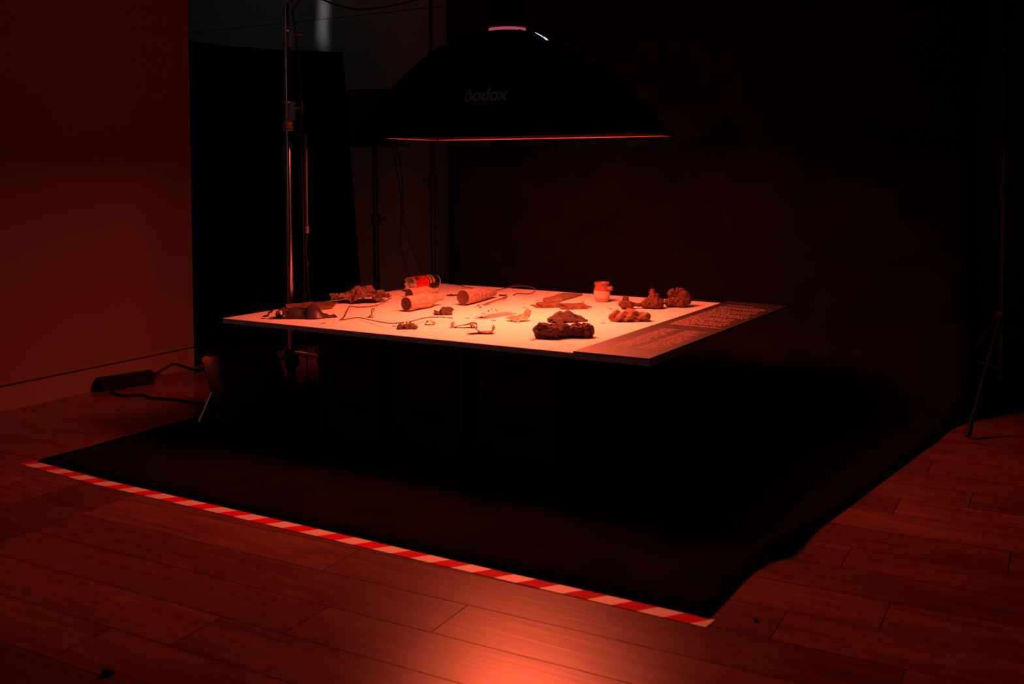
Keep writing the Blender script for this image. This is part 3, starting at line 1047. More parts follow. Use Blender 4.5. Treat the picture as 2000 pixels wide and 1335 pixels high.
b = bmesh.new()
pts_ = [(-.050, .000, .010), (-.020, -.022, .003), (.000, -.030, .000), (.016, -.022, .010), (.030, -.014, .006), (.040, -.006, .014),
        (.048, .004, .034), (.034, .012, .040), (.018, .008, .026), (-.004, .010, .014), (-.030, .016, .013), (.004, -.012, .012), (.026, -.002, .020)]
vs_ = [b.verts.new(p) for p in pts_]
for f in ((0, 1, 10), (1, 9, 10), (1, 11, 9), (1, 2, 11), (2, 3, 11), (11, 3, 12), (11, 12, 8), (11, 8, 9), (3, 4, 12), (4, 5, 12), (12, 5, 6), (12, 6, 7), (12, 7, 8)):
    b.faces.new([vs_[k] for k in f])
bmesh.ops.subdivide_edges(b, edges=b.edges[:], cuts=3, use_grid_fill=True)
for v in b.verts: v.co += Vector((vn(v.co, 90, 1), vn(v.co, 90, 3), vn(v.co, 110, 5))) * .0035
b = solid(b, .0014)
for v in b.verts: v.co.y *= 1.25
place(tag(obj('folded_wrapper', b, M_kraft), 'pale shiny folded wrapper with a raised end, right of the glass base', 'paper'), .985, .462, YAW)

# --- flattened packets
def packet(name, L, W, H, seed, label, x, y, rz, m, tilt=0, flap=True):
    root = thing(name, label, 'packet', (x, y, ZT), rz)
    rg = random.Random(seed)
    b = rbox(-L / 2, L / 2, -W / 2, W / 2, 0.0006, H, .0018, 2)
    bmesh.ops.subdivide_edges(b, edges=b.edges[:], cuts=5, use_grid_fill=True)
    for v in b.verts:
        v.co.z = max(0.0004, v.co.z * (1 + .35 * vn(v.co, 26, seed)) + tilt * (v.co.x / L + .5) * (v.co.z > H * .3))
        v.co.y += .004 * vn(v.co, 18, seed + 2); v.co.x += .004 * vn(v.co, 18, seed + 6)
    obj('carton', b, m, root)
    if flap:
        b = crumple(.035, W * .85, .006, seed + 1, 10, 12, 3, edge=.15, t=.0009)
        o = obj('torn_flap', b, m, root); o.location = (-L / 2 - .006, 0, 0)
        b = crumple(.032, W * .55, .004, seed + 2, 10, 10, 3, edge=.2, t=.0009)
        o = obj('torn_flap', b, m, root); o.location = (L / 2 + .008, W * .1, 0)
    b = bmesh.new()
    for k in range(4):
        yy = -W * .3 + k * W * .2; xx = rg.uniform(-.3, .1) * L
        quadprism(b, [(xx, yy), (xx + L * .28, yy + .001), (xx + L * .28, yy + .004), (xx, yy + .003)], H * 1.36, H * 1.36 + .0003)
    return root


packet('flat_packet', .215, .088, .0085, 71, 'long flattened carton packet at the back, left of the mug', .838, 1.085, math.radians(93), M_packet, flap=True)
packet('flat_packet', .085, .105, .0100, 75, 'worn flattened packet with spread flaps, left one of the pair behind the dark rag', .905, .845, YAW + .25, M_packet2, tilt=.004)
packet('flat_packet', .080, .095, .0100, 79, 'worn flattened packet with spread flaps, right one of the pair behind the dark rag', 1.015, .850, YAW + .15, M_packet2, tilt=.003)

# --- dark tent-shaped rag
def ragfn(u, v):
    x = (u - .5) * .140
    hgt = .043 * max(0, math.sin(PI * min(1, u * 1.02)) ** .8) * (1 - .35 * u)
    wv = .095 * (1 - .75 * max(0, u - .35) / .65) * (.6 + .4 * min(1, u * 5))
    y = (v - .5) * wv
    z = hgt * (1 - abs(2 * v - 1) ** 1.3)
    q = (x, y, z)
    k = .007
    x += k * vn(q, 40, 4) + .006 * (vn((0, y * 3, u), 30, 8)) * (u < .2); y += k * vn(q, 42, 14); z += k * .8 * vn(q, 55, 24) + .003 * tri(u * 22 + v * 7)
    return (x, y, max(z, 0.0005 + .004 * (abs(2 * v - 1) > .9 and .3 < u < .6)))


b = solid(sheet(34, 26, ragfn), .0018)
place(tag(obj('dark_rag', b, M_dfab), 'dark stiff rag standing up like a tent behind the matted brown chunk', 'rag'), 1.145, .530, YAW)

# --- matted fibre chunk near the front
fur = thing('fibre_chunk', 'big chunk of matted dark brown fibre near the front edge of the board', 'debris', (1.290, .222, ZT), YAW)
b = lumpy([((-.064, 0, .022), (.034, .030, .025), .3), ((-.030, -.006, .020), (.034, .032, .023), -.3), ((-.002, .004, .024), (.030, .026, .024), .2), ((.026, .008, .021), (.028, .022, .017), 0),
           ((.052, .004, .023), (.030, .022, .021), .5), ((.072, .006, .020), (.024, .026, .023), 0)], .0024, .0085, 44, 7, ridge=.6)
obj('matted_mass', b, M_fur, fur)
b = bmesh.new(); rg = random.Random(3)
for k in range(90):
    s = Vector((rg.uniform(.03, .09), rg.uniform(-.02, .02), rg.uniform(.005, .045))) if k < 60 else Vector((rg.uniform(-.09, .03), rg.uniform(-.03, .01), rg.uniform(.005, .045)))
    d = Vector((rg.uniform(-.2, 1), rg.uniform(-1, 1), rg.uniform(-.4, 1))).normalized() * rg.uniform(.008, .02)
    e2 = s + d + Vector((rg.uniform(-.006, .006),) * 3); e2.z = max(e2.z, .001)
    tube(b, [s, s + d * .55 + Vector((0, 0, .002)), e2], [.0004, .0003, .0002], 3)
o = obj('loose_fibres', b, M_fur, fur); o['kind'] = 'stuff'

# --- twisted cloth
def clothfn(u, v):
    a = 2 * PI * v; x = (u - .5) * .150
    R = .0165 * (min(1, u * 9) ** .5) * (min(1, (1 - u) * 12) ** .5) * (1 + .18 * vn((x, 0, 0), 40, 3))
    f = tri(a * 3 + x * 150 + 3 * vn((x, 0, 0), 18, 2)) * .30 + tri(a * 7 - x * 210) * .16 * (u > .35)
    R *= 1 + f * .85
    y = math.cos(a) * R * 1.35; z = .015 + math.sin(a) * R * 1.02
    q = (x, y, z)
    bump_ = math.exp(-((x - .004) / .014) ** 2) * max(0, math.sin(a)) * .014 + math.exp(-((x + .046) / .016) ** 2) * max(0, math.sin(a)) * .005
    return (x + .003 * vn(q, 70, 5), y + .002 * vn(q, 80, 3), max(0, z + bump_ + .002 * vn(q, 90, 8)))


b = sheet(90, 60, clothfn); bmesh.ops.remove_doubles(b, verts=b.verts, dist=.0003); floorit(b)
place(tag(obj('twisted_cloth', b, M_glove, smooth=True), 'brown cloth twisted into a wrinkled roll in front of the crumbled foam', 'cloth'), 1.340, .634, YAW)

# --- crumbled foam lumps
def foam(blobs, seed, label, x, y, amp=.0065):
    b = lumpy(blobs, .0024, amp, 60, seed, ridge=.3)
    return place(tag(obj('foam_lump', b, M_foam), label, 'debris', 'rusty crumbled lumps at the back right'), x, y, YAW)


foam([((-.022, -.002, .018), (.021, .022, .014), .4), ((-.016, .012, .034), (.014, .012, .015), 0), ((-.002, -.004, .016), (.016, .018, .016), 0), ((.022, .002, .017), (.022, .008, .008), -.1)], 3,
     'low rusty foam lump with a thin arm to the right, leftmost of the three', 1.218, .915)
foam([((-.024, 0, .018), (.020, .022, .020), 0), ((.012, -.004, .020), (.030, .026, .022), .2), ((.004, .008, .040), (.024, .018, .020), .3), ((.000, .010, .060), (.012, .010, .013), 0), ((.030, .012, .030), (.014, .012, .012), 0)], 6,
     'tall rusty foam lump with a peaked top, middle one of the three', 1.292, .965)
foam([((-.026, 0, .020), (.024, .020, .018), 0), ((.014, -.006, .022), (.028, .024, .021), .2), ((.030, .010, .040), (.020, .020, .024), .3), ((-.012, .020, .050), (.024, .014, .018), 0), ((.012, .022, .058), (.020, .012, .016), .3), ((.042, .012, .028), (.014, .018, .018), 0)], 9,
     'largest rusty foam lump with a hollow in its face, rightmost of the three', 1.362, 1.045)

b = crumple(.060, .030, .007, 91, 14, 8, 3, edge=.35, t=.001)
place(tag(obj('dark_flake', b, M_scrap), 'thin dark flake beyond the necks of the two crusted bottles', 'scrap'), .385, .945, YAW + .2)
b = crumple(.030, .022, .010, 93, 10, 8, 3, edge=.3, t=.001)
place(tag(obj('dark_flake', b, M_scrap), 'small dark flake at the neck tip of the grey caked bottle', 'scrap'), .577, 1.030, YAW)

# ------------------------------------------------------------------ softbox with its lamp
SX, SY, SZ = SOFT_X, SOFT_Y, SOFT_Z
SW, SD = 0.966, 0.645
sb = thing('softbox', 'large black softbox hanging over the table, printed with a white logo', 'light', (SX, SY, SZ), SOFT_ROT)
H = 0.366
TOPX, TOPY = -0.036, -0.013        # the lamp sits a little off the middle
hw, hd = SW / 2, SD / 2


def shellpt(s, side, t):
    """side 0 front,1 right,2 back,3 left; s -1..1 along the side, t 0 rim .. 1 top; bowed rods"""
    k = (1 - t)
    e = k ** 0.62                      # bulging outline
    wx = 0.075 + (hw - 0.075) * e; wy = 0.075 + (hd - 0.075) * e
    sag = 1 - 0.05 * math.sin(PI * t) * (1 - s * s)
    z = H * t
    ox, oy = TOPX * t, TOPY * t
    if side == 0: return Vector((s * wx + ox, -wy * sag + oy, z))
    if side == 1: return Vector((wx * sag + ox, s * wy + oy, z))
    if side == 2: return Vector((-s * wx + ox, wy * sag + oy, z))
    return Vector((-wx * sag + ox, -s * wy + oy, z))


names = ('front_panel', 'right_panel', 'back_panel', 'left_panel')
LIP = 0.045
panels = []
for side in range(4):
    b = sheet(24, 16, lambda u, v, side=side: shellpt(u * 2 - 1, side, v))
    o = obj(names[side], b, M_soft, sb, smooth=True); panels.append(o)
    # skirt below the diffuser
for side in range(4):
    def lipf(u, v, side=side):
        p = shellpt(u * 2 - 1, side, 0)
        droop = 0
        if side == 0: droop = 0.006
        p.z = 0.012 - v * 0.012 - droop * v
        return p
    b = sheet(24, 2, lipf)
    obj('skirt', b, M_soft, sb)
    inw = (Vector((0, .0022, 0)), Vector((-.0022, 0, 0)), Vector((0, -.0022, 0)), Vector((.0022, 0, 0)))[side]
    b = sheet(24, 2, lambda u, v: lipf(u, v) + inw + Vector((0, 0, .0008)))
    obj('skirt_glow_sheet', b, mat('red_skirt_glow', (0.34, 0.10, 0.10), 0.8), sb)  # added inner sheet, its red colour carries the diffuser's glow on the skirt
# rods
for sx_ in (-1, 1):
    for sy_ in (-1, 1):
        side = 0 if sy_ < 0 else 2
        pts = [shellpt(sx_ if side == 0 else -sx_, side, t / 10) for t in range(0, 11)]
        obj('rod_seam', TB([p * 1.0 for p in pts], .0035, 6), M_soft, sb, smooth=True)
# glowing diffuser, recessed behind the skirt
me_d = bpy.data.materials.new('red_diffuser'); me_d.use_nodes = True
nt = me_d.node_tree; nt.nodes.clear()
em = nt.nodes.new('ShaderNodeEmission'); em.inputs[0].default_value = rgb(SOFT_COL); em.inputs[1].default_value = 0.5
ou = nt.nodes.new('ShaderNodeOutputMaterial'); nt.links.new(em.outputs[0], ou.inputs[0])
b = bmesh.new(); zz = 0.0225
kx = .446; ky = .293
b.faces.new([b.verts.new(p) for p in ((-kx, -ky, zz), (-kx, ky, zz), (kx, ky, zz), (kx, -ky, zz))])
o = obj('diffuser', b, me_d, sb); o['label'] = 'glowing red diffuser recessed in the underside'
# speed ring, lamp head, and glowing strips in place of leaking lamp light
b = bmesh.new(); lathe(b, [(.078, H - .004), (.085, H - .004), (.085, H + .004), (.078, H + .004)], 40)
obj('speed_ring', b, M_blackmetal, sb, smooth=False).location = (TOPX, TOPY, 0)
M_glow = mat('leaking_lamp_light', (0.1, 0.02, 0.03), 0.6, emit=(0.50, 0.075, 0.13), estr=0.75)
b = bmesh.new(); lathe(b, [(.066, H + .006), (.066, H + .017)], 40)  # emissive band in place of lamp light escaping above the ring
obj('gap_leak_glow', b, M_glow, sb, smooth=True).location = (TOPX, TOPY, 0)
b = bmesh.new()
lathe(b, [(1e-4, H + .019), (.080, H + .019), (.080, H + .030), (.064, H + .036), (.064, H + .16), (.05, H + .175), (1e-4, H + .175)], 36)
hd_ = obj('lamp_head', b, M_blackmetal, sb, smooth=False); hd_.location = (TOPX, TOPY, 0)
for k in range(5):
    b = bmesh.new(); lathe(b, [(.0645, H + .050 + k * .022), (.072, H + .050 + k * .022), (.072, H + .056 + k * .022), (.0645, H + .056 + k * .022)], 36)
    obj('cooling_fin', b, M_blackmetal, sb).location = (TOPX, TOPY, 0)
M_leak = mat('white_lamp_leak', (0.1, 0.1, 0.1), 0.6, emit=(0.62, 0.60, 1.0), estr=1.7)
# emissive strip laid on the right front seam, drawn as leaking light
zslit = [(0.04, .967), (0.16, .945), (0.30, .922), (0.42, .893), (0.55, .862)]
b = bmesh.new()
pa = []; pb = []
for i, (s, t) in enumerate(zslit):
    p = shellpt(.15 - .95 * 0 + 0, 1, t)
slit_pts = [shellpt(-1.0 + .0, 1, t) + Vector((.004, -.003, .003)) for t in (.942, .924, .906, .888, .870, .852)]
for i, p in enumerate(slit_pts):
    wv = (.0006, .0012, .0016, .0014, .0032, .0006)[i]
    pa.append(p + Vector((0, -wv * .5, -wv))); pb.append(p + Vector((0, wv * .5, wv)))
va = [b.verts.new(p) for p in pa]; vb = [b.verts.new(p) for p in pb]
for i in range(len(va) - 1): b.faces.new((va[i], va[i + 1], vb[i + 1], vb[i]))
o = obj('zip_leak_glow', b, M_leak, sb); o['label'] = 'bluish white glowing strip drawn as light leaking through a zip'
# logo on the front panel
def on_front(bmx, s_c, t_c, lift=0.0012):
    p0 = shellpt(s_c, 0, t_c); 
    du = (shellpt(s_c + .02, 0, t_c) - shellpt(s_c - .02, 0, t_c)).normalized()
    dv = (shellpt(s_c, 0, t_c + .02) - shellpt(s_c, 0, t_c - .02)).normalized()
    nn = du.cross(dv).normalized()
    if nn.y > 0: nn = -nn
    for v in bmx.verts:
        # follow the bowed panel
        s = s_c; t = t_c + v.co.y / (shellpt(s_c, 0, t_c + .05) - shellpt(s_c, 0, t_c - .05)).length * .1
        q = shellpt(s, 0, t); wx = shellpt(1, 0, t).x
        s2 = s + v.co.x / wx
        v.co = shellpt(s2, 0, t) + nn * (lift + v.co.z)
    return bmx


M_logo = mat('white_logo_print', (0.85, 0.70, 0.68), 0.6, var=0.03)
bmx = text_mesh('odox', .062, .0002, .0016, .12, align='LEFT', spacing=.98)
xs = [v.co.x for v in bmx.verts]; x0 = min(xs)
for v in bmx.verts: v.co.x -= x0 - .027
ys = [v.co.y for v in bmx.verts]
ybase = min(ys)
# first letter drawn as one open stroke, like a six with its tip turned in
def stroke(pts, wd):
    P = smooth_path([(p[0], p[1], 0) for p in pts], 8); b = bmx
    L = []; Rr = []
    for i, p in enumerate(P):
        t = (P[min(i + 1, len(P) - 1)] - P[max(i - 1, 0)]).normalized(); n = Vector((-t.y, t.x, 0)) * wd / 2
        L.append(b.verts.new(p + n)); Rr.append(b.verts.new(p - n))
    for i in range(len(P) - 1): b.faces.new((L[i], L[i + 1], Rr[i + 1], Rr[i]))


yb = ybase
stroke([(.020, yb + .043), (.010, yb + .032), (.002, yb + .018), (.003, yb + .007), (.011, yb + .0025), (.019, yb + .007), (.0225, yb + .018), (.021, yb + .031), (.0135, yb + .020)], .0062)
xc = (min(v.co.x for v in bmx.verts) + max(v.co.x for v in bmx.verts)) / 2; yc = yb + .024
for v in bmx.verts: v.co.x -= xc; v.co.y -= yc
wl = max(v.co.x for v in bmx.verts) - min(v.co.x for v in bmx.verts)
kk = .152 / wl
for v in bmx.verts: v.co.x *= kk; v.co.y *= kk * 1.22
obj('logo', on_front(bmx, 0.0, .375), M_logo, sb)
bmx = text_mesh('WWW.GODOX.COM', .0150, .0002, .0002, .15)
wl = max(v.co.x for v in bmx.verts) - min(v.co.x for v in bmx.verts)
for v in bmx.verts: v.co.x *= .122 / wl
obj('web_address', on_front(bmx, 0.0, .285), mat('dim_logo_print', (0.35, 0.27, 0.26), .6), sb)
bmx = text_mesh('®', .012, .0002, .0003)
obj('registered_mark', on_front(bmx, 0.27, .46), mat('dim_logo_print', (0.35, 0.27, 0.26), .6), sb)

# ------------------------------------------------------------------ chrome light stand on the left with its folded arm
PX, PY = -0.20, 0.57
cs = thing('chrome_stand', 'tall chrome lighting stand left of the table in front of the black flag', 'stand', (PX, PY, 0))
obj('lower_pole', TB([(0, 0, .05), (0, 0, 1.17)], .0140, 20), M_chrome, cs, smooth=True)
obj('middle_pole', TB([(0, 0, 1.17), (0, 0, 1.50)], .0122, 20), M_chrome, cs, smooth=True)
obj('upper_pole', TB([(0, 0, 1.50), (0, 0, 1.72)], .0105, 20), M_chrome, cs, smooth=True)
rr = R_.copy(); rr.z = 0; rr.normalize()
ff = Vector((-rr.y, rr.x, 0))


def collar(z0, z1, r, name='collar', m=M_chrome_d):
    b = bmesh.new()
    lathe(b, [(.008, z0), (r + .003, z0), (r + .003, z0 + .006), (r, z0 + .009), (r, z1 - .009), (r + .003, z1 - .006), (r + .003, z1), (.008, z1)], 20)
    o = obj(name, b, m, cs); return o


def offset_block(z0, z1, dx0, dx1, hw_, m=M_chrome_d, name='lock_block'):
    b = bmesh.new()
    p = [rr * dx0 - ff * hw_, rr * dx1 - ff * hw_, rr * dx1 + ff * hw_, rr * dx0 + ff * hw_]
    quadprism(b, [(q.x, q.y) for q in p], z0, z1)
    bmesh.ops.bevel(b, geom=b.edges[:], offset=.002, segments=2, affect='EDGES')
    return obj(name, b, m, cs)


collar(1.475, 1.553, .0150); offset_block(1.478, 1.550, .008, .030, .010)
collar(1.165, 1.252, .0160); offset_block(1.170, 1.248, .008, .034, .011)
collar(1.125, 1.163, .0215, 'lock_nut', mat('copper_nut', (0.50, 0.32, 0.25), .4, .7, var=.15, scale=60))


def t_handle(z, d0, d1, name='t_handle'):
    b = bmesh.new()
    tube(b, [rr * d0 + Vector((0, 0, z)), rr * d1 + Vector((0, 0, z))], .0042, 10)
    tube(b, [rr * d1 + Vector((0, 0, z - .018)), rr * d1 + Vector((0, 0, z + .026))], [.0075, .005], 12)
    return obj(name, b, M_chrome_d, cs, smooth=False)


t_handle(1.222, .034, .062)
b = bmesh.new(); tube(b, [rr * .030 + Vector((0, 0, 1.532)), rr * .052 + Vector((0, 0, 1.532)), rr * .053 + Vector((0, 0, 1.532)), rr * .074 + Vector((0, 0, 1.532))], [.0040, .0040, .0062, .0062], 10)
obj('knob', b, M_chrome_d, cs)
# grip head at the very top
b = bmesh.new(); tube(b, [ff * -.022 + Vector((0, 0, 1.700)), ff * .022 + Vector((0, 0, 1.700))], .036, 24)
obj('grip_head', b, M_chrome_d, cs, smooth=False)
b = bmesh.new(); tube(b, [rr * .03 + Vector((0, 0, 1.695)), rr * .095 + Vector((0, 0, 1.690))], .006, 10)
tube(b, [rr * .095 + ff * -.02 + Vector((0, 0, 1.690)), rr * .095 + ff * .02 + Vector((0, 0, 1.690))], .007, 10)
obj('t_handle', b, M_chrome_d, cs)
# arm folded down along the stand
ax_ = rr * .074
b = bmesh.new(); tube(b, [ax_ + Vector((0, 0, .705)), ax_ + Vector((0, 0, 1.115))], .0070, 14)
obj('grip_arm', b, mat('dull_steel', (0.16, 0.13, 0.12), .35, .9), cs, smooth=True)
b = bmesh.new(); tube(b, [rr * .030 + Vector((0, 0, 1.110)), rr * .085 + Vector((0, 0, 1.110))], .007, 10)
obj('arm_clamp', b, M_blackmetal, cs)
b = bmesh.new(); tube(b, [ax_ + Vector((0, 0, .690)), ax_ + Vector((0, 0, .718))], .0092, 14)
obj('ferrule', b, M_chrome_d, cs)
b = bmesh.new(); tube(b, smooth_path([ax_ + Vector((0, 0, .69)), ax_ + rr * -.006 + Vector((0, 0, .62)), ax_ + rr * .000 + Vector((0, 0, .55)), ax_ + rr * .004 + Vector((0, 0, .44)), ax_ + rr * .03 + Vector((0, 0, .20)), ax_ + rr * .05 + ff * .05 + Vector((0, 0, .012))], 6), .003, 8)
obj('hanging_cord', b, M_cable, cs)
b = bmesh.new(); tube(b, [ax_ + rr * -.004 + Vector((0, 0, .58)), ax_ + Vector((0, 0, .545))], .007, 10)
obj('cord_plug', b, M_cable, cs)
# base: hub and three bent legs
b = bmesh.new(); lathe(b, [(.012, .115), (.026, .115), (.030, .125), (.030, .185), (.024, .195), (.012, .195)], 24)
obj('hub', b, M_blackmetal, cs)
b = bmesh.new(); lathe(b, [(1e-4, .03), (.016, .03), (.022, .05), (.020, .10), (.014, .115)], 20)
obj('hub_foot', b, M_blackmetal, cs)


def leg(hub_dir, foot, z, lname='leg'):
    b = bmesh.new()
    d = Vector(hub_dir)
    tube(b, [Vector((0, 0, z)) + d * .0, Vector((0, 0, z)) + d * .85, Vector((0, 0, z - .004)) + d * .93, Vector((0, 0, z - .02)) + d], .0105, 12)
    top = Vector((0, 0, z - .02)) + d
    tube(b, [top, Vector(foot)], .0105, 12)
    return obj(lname, b, M_chrome, cs, smooth=True)


leg((.085, -.505, 0), (.060, -.566, .0165), .170)
leg((.36, -.03, 0), (.42, -.035, .0165), .182)
leg((-.28, .27, 0), (-.34, .33, .0115), .158)
b = bmesh.new()
for k, (dx, dz) in enumerate(((-.035, .168), (-.055, .176), (-.085, .176))):
    tube(b, [rr * dx + ff * -.02 + Vector((0, 0, dz)), rr * (dx - .018) + ff * -.02 + Vector((0, 0, dz + .004))], .009, 10)
obj('leg_clamp', b, M_chrome_d, cs)

# sandbag resting against the leg
bag = thing('sandbag', 'beige canvas sandbag propped against the chrome stand leg', 'sandbag', (0.0, 0.0, 0.0))


def bagpt(u, v, side):
    a = Vector((0.040, -0.045, 0.013)); bq = Vector((0.02, 0.345, 0.013)); c = Vector((-0.020, -0.085, 0.285)); d = Vector((-0.055, 0.310, 0.268))
    p = a.lerp(bq, u).lerp(c.lerp(d, u), v)
    n = Vector((.93, .12, .15)).normalized()
    e = (4 * u * (1 - u)) ** .45 * (4 * v * (1 - v)) ** .40
    e *= (1 + .35 * (.5 - v))
    wob = vn(p, 12, 3) * .010 + vn(p, 30, 6) * .004
    q = p + n * side * (e * .050 + .001) + n * wob
    edge = 1 - min(1, min(u, 1 - u, v, 1 - v) * 9)
    q += Vector((0, vn(p, 45, 9), vn(p, 45, 12))) * .007 * edge
    q.z = max(q.z, .0125)
    return q


b = sheet(44, 36, lambda u, v: bagpt(u, v, 1))
b2 = sheet(44, 36, lambda u, v: bagpt(u, v, -1))
me = bpy.data.meshes.new('t'); b2.to_mesh(me); b2.free(); b.from_mesh(me); bpy.data.meshes.remove(me)
bmesh.ops.remove_doubles(b, verts=b.verts, dist=.003)
obj('filled_bag', b, M_sand, bag, smooth=True)
b = bmesh.new()
rgb_ = random.Random(2)
for k in range(420):
    e_ = rgb_.choice((0, 1, 2)); t = rgb_.random()
    u, v = ((0.0, t), (1.0, t), (t, 1.0))[e_]
    p = bagpt(u, v, 1); d = Vector((rgb_.uniform(-.3, .6), (-1, 1, rgb_.uniform(-.5, .5))[e_], rgb_.uniform(-.2, .6) + (e_ == 2))).normalized() * rgb_.uniform(.005, .013)
    tube(b, [p, p + d], [.0005, .0002], 3)
o = obj('frayed_edge', b, M_sand, bag); o['kind'] = 'stuff'
b = bmesh.new()
tube(b, smooth_path([bagpt(.35, .98, 0) + Vector((0, 0, -.004)), Vector((-.055, .08, .305)), Vector((-.09, .14, .22)), bagpt(.6, .98, 0)], 8), .006, 8)
obj('carry_strap', b, M_cable, bag)

# ------------------------------------------------------------------ black flag behind the stand
fl = thing('black_flag', 'black cloth flag on a frame standing behind the chrome stand, past the left wall end', 'screen', (0, 0, 0))
P0 = Vector((-1.045, 0.80, 0)); P1 = Vector((-0.79, 1.80, 0))


def flagpt(u, v):
    top0, top1 = 1.585, 1.605
    p = P0.lerp(P1, u)
    zt = top0 + (top1 - top0) * u + .006 * vn((u * 6, 0, 0), 1, 2) - .010 * math.sin(PI * u)
    q = p + Vector((0, 0, .022 + (zt - .022) * v))
    lean = Vector((-.055, -.09, 0)) * v * u       # the far edge leans
    q += lean + Vector((1, -.2, 0)) * .008 * vn((u * 3, v * 3, 0), 1, 5)
    return q


b = sheet(26, 26, flagpt); bmesh.ops.solidify(b, geom=b.faces[:], thickness=.006)
obj('cloth', b, M_flag, fl, smooth=True)
b = bmesh.new()
off = Vector((-.02, .006, 0))
for u in (0.01, .99): tube(b, [flagpt(u, 0) + off - Vector((0, 0, .022)), flagpt(u, .99) + off], .010, 10)
obj('frame_post', b, M_blackmetal, fl)
b = bmesh.new(); tube(b, [flagpt(.01, .985) + off, flagpt(.99, .985) + off], .009, 10); obj('frame_rail', b, M_blackmetal, fl)
b = bmesh.new(); tube(b, [flagpt(.01, .01) + off, flagpt(.99, .01) + off], .009, 10); obj('frame_rail', b, M_blackmetal, fl)

# ------------------------------------------------------------------ black boxed unit on a pole
EX, EY = -0.545, 1.60
es = thing('equipment_stand', 'black pole stand behind the far left corner of the board, carrying a box', 'stand', (EX, EY, 0))
obj('pole', TB([(0, 0, .03), (0, 0, .72)], .0165, 16), M_blackmetal, es, smooth=True)
obj('upper_pole', TB([(0, 0, .70), (0, 0, 1.075)], .0140, 16), M_blackmetal, es, smooth=True)
b = bmesh.new(); lathe(b, [(.012, .665), (.026, .665), (.026, .715), (.012, .715)], 20); obj('collar', b, M_blackmetal, es)
b = bmesh.new(); tube(b, [rr * .02 + Vector((0, 0, .692)), rr * .038 + Vector((0, 0, .692)), rr * .039 + Vector((0, 0, .692)), rr * .05 + Vector((0, 0, .700))], [.004, .004, .009, .008], 10); obj('knob', b, M_blackmetal, es)
for k in range(3):
    a = k * 2.094 + .6
    d = Vector((math.cos(a), math.sin(a), 0))
    obj('leg', TB([d * .016 + Vector((0, 0, .30)), d * .22 + Vector((0, 0, .012))], .009, 10), M_blackmetal, es, smooth=True)
b = bmesh.new(); lathe(b, [(.012, .285), (.024, .285), (.024, .315), (.012, .315)], 16); obj('leg_collar', b, M_blackmetal, es)
eb = thing('equipment_box', 'black box on the pole stand, left of the softbox', 'box', (EX, EY, 1.075), YAW * .5)
b = rbox(-.155, .165, -.10, .10, 0, .018, .004); obj('tray', b, M_plastic, eb)
b = rbox(-.13, .145, -.085, .085, .018, .300, .01); obj('casing', b, M_plastic, eb)
b = rbox(-.10, .11, -.092, -.085, .06, .26, .004); obj('front_grille', b, M_blackmetal, eb)
tag(obj('hanging_cable', TB(smooth_path([(-.425, 1.60, 1.079), (-.400, 1.60, .93), (-.372, 1.6, .77), (-.383, 1.6, .555), (-.328, 1.6, .384), (-.31, 1.6, .2), (-.33, 1.62, .01)], 6), .0042, 8), M_cable, smooth=True),
    'black cable hanging from the box tray, left one of two', 'cable')
tag(obj('hanging_cable', TB(smooth_path([(-.398, 1.59, 1.079), (-.365, 1.59, .95), (-.356, 1.59, .74), (-.335, 1.59, .63), (-.29, 1.59, .522), (-.236, 1.59, .40), (-.22, 1.58, .2), (-.20, 1.62, .01)], 6), .0042, 8), M_cable, smooth=True),
    'black cable hanging from the box tray, right one slanting to the can', 'cable')

# ------------------------------------------------------------------ backdrop stand, left, and boom that carries the softbox
BX_, BYs = -0.142, 1.55
bs_ = thing('backdrop_stand', 'slim black stand at the left edge of the hanging backdrop', 'stand', (BX_, BYs, 0))
obj('lower_pole', TB([(0, 0, .02), (0, 0, .90)], .0130, 14), M_blackmetal, bs_, smooth=True)
obj('middle_pole', TB([(0, 0, .88), (0, 0, 1.53)], .0110, 14), M_blackmetal, bs_, smooth=True)
obj('upper_pole', TB([(0, 0, 1.50), (0, 0, 2.06)], .0090, 14), M_blackmetal, bs_, smooth=True)
b = bmesh.new(); lathe(b, [(.01, .865), (.022, .865), (.022, .925), (.01, .925)], 18); obj('collar', b, M_blackmetal, bs_)
b = bmesh.new(); lathe(b, [(.008, 1.500), (.018, 1.500), (.018, 1.545), (.008, 1.545)], 18); obj('collar', b, M_blackmetal, bs_)
b = bmesh.new(); tube(b, [rr * -.018 + Vector((0, 0, .902)), rr * -.034 + Vector((0, 0, .902)), rr * -.035 + Vector((0, 0, .902)), rr * -.05 + Vector((0, 0, .905))], [.004, .004, .010, .004], 10); obj('knob', b, M_blackmetal, bs_)
b = bmesh.new(); tube(b, [rr * .018 + Vector((0, 0, .905)), rr * .03 + Vector((0, 0, .905))], [.006, .006], 10); obj('knob', b, M_blackmetal, bs_)
for k, a in enumerate((math.radians(92), math.radians(172), math.radians(250))):
    d = Vector((math.cos(a), math.sin(a), 0))
    L_ = .26 if k < 2 else .20
    obj('leg', TB([d * .014 + Vector((0, 0, .42)), d * L_ + Vector((0, 0, .014))], .0075, 10), M_blackmetal, bs_, smooth=True)
b = bmesh.new(); lathe(b, [(.012, .405), (.022, .405), (.022, .435), (.012, .435)], 16); obj('leg_collar', b, M_blackmetal, bs_)
b = rbox(.02, .055, -.03, .03, .38, .425, .003); obj('lock_block', b, M_blackmetal, bs_)

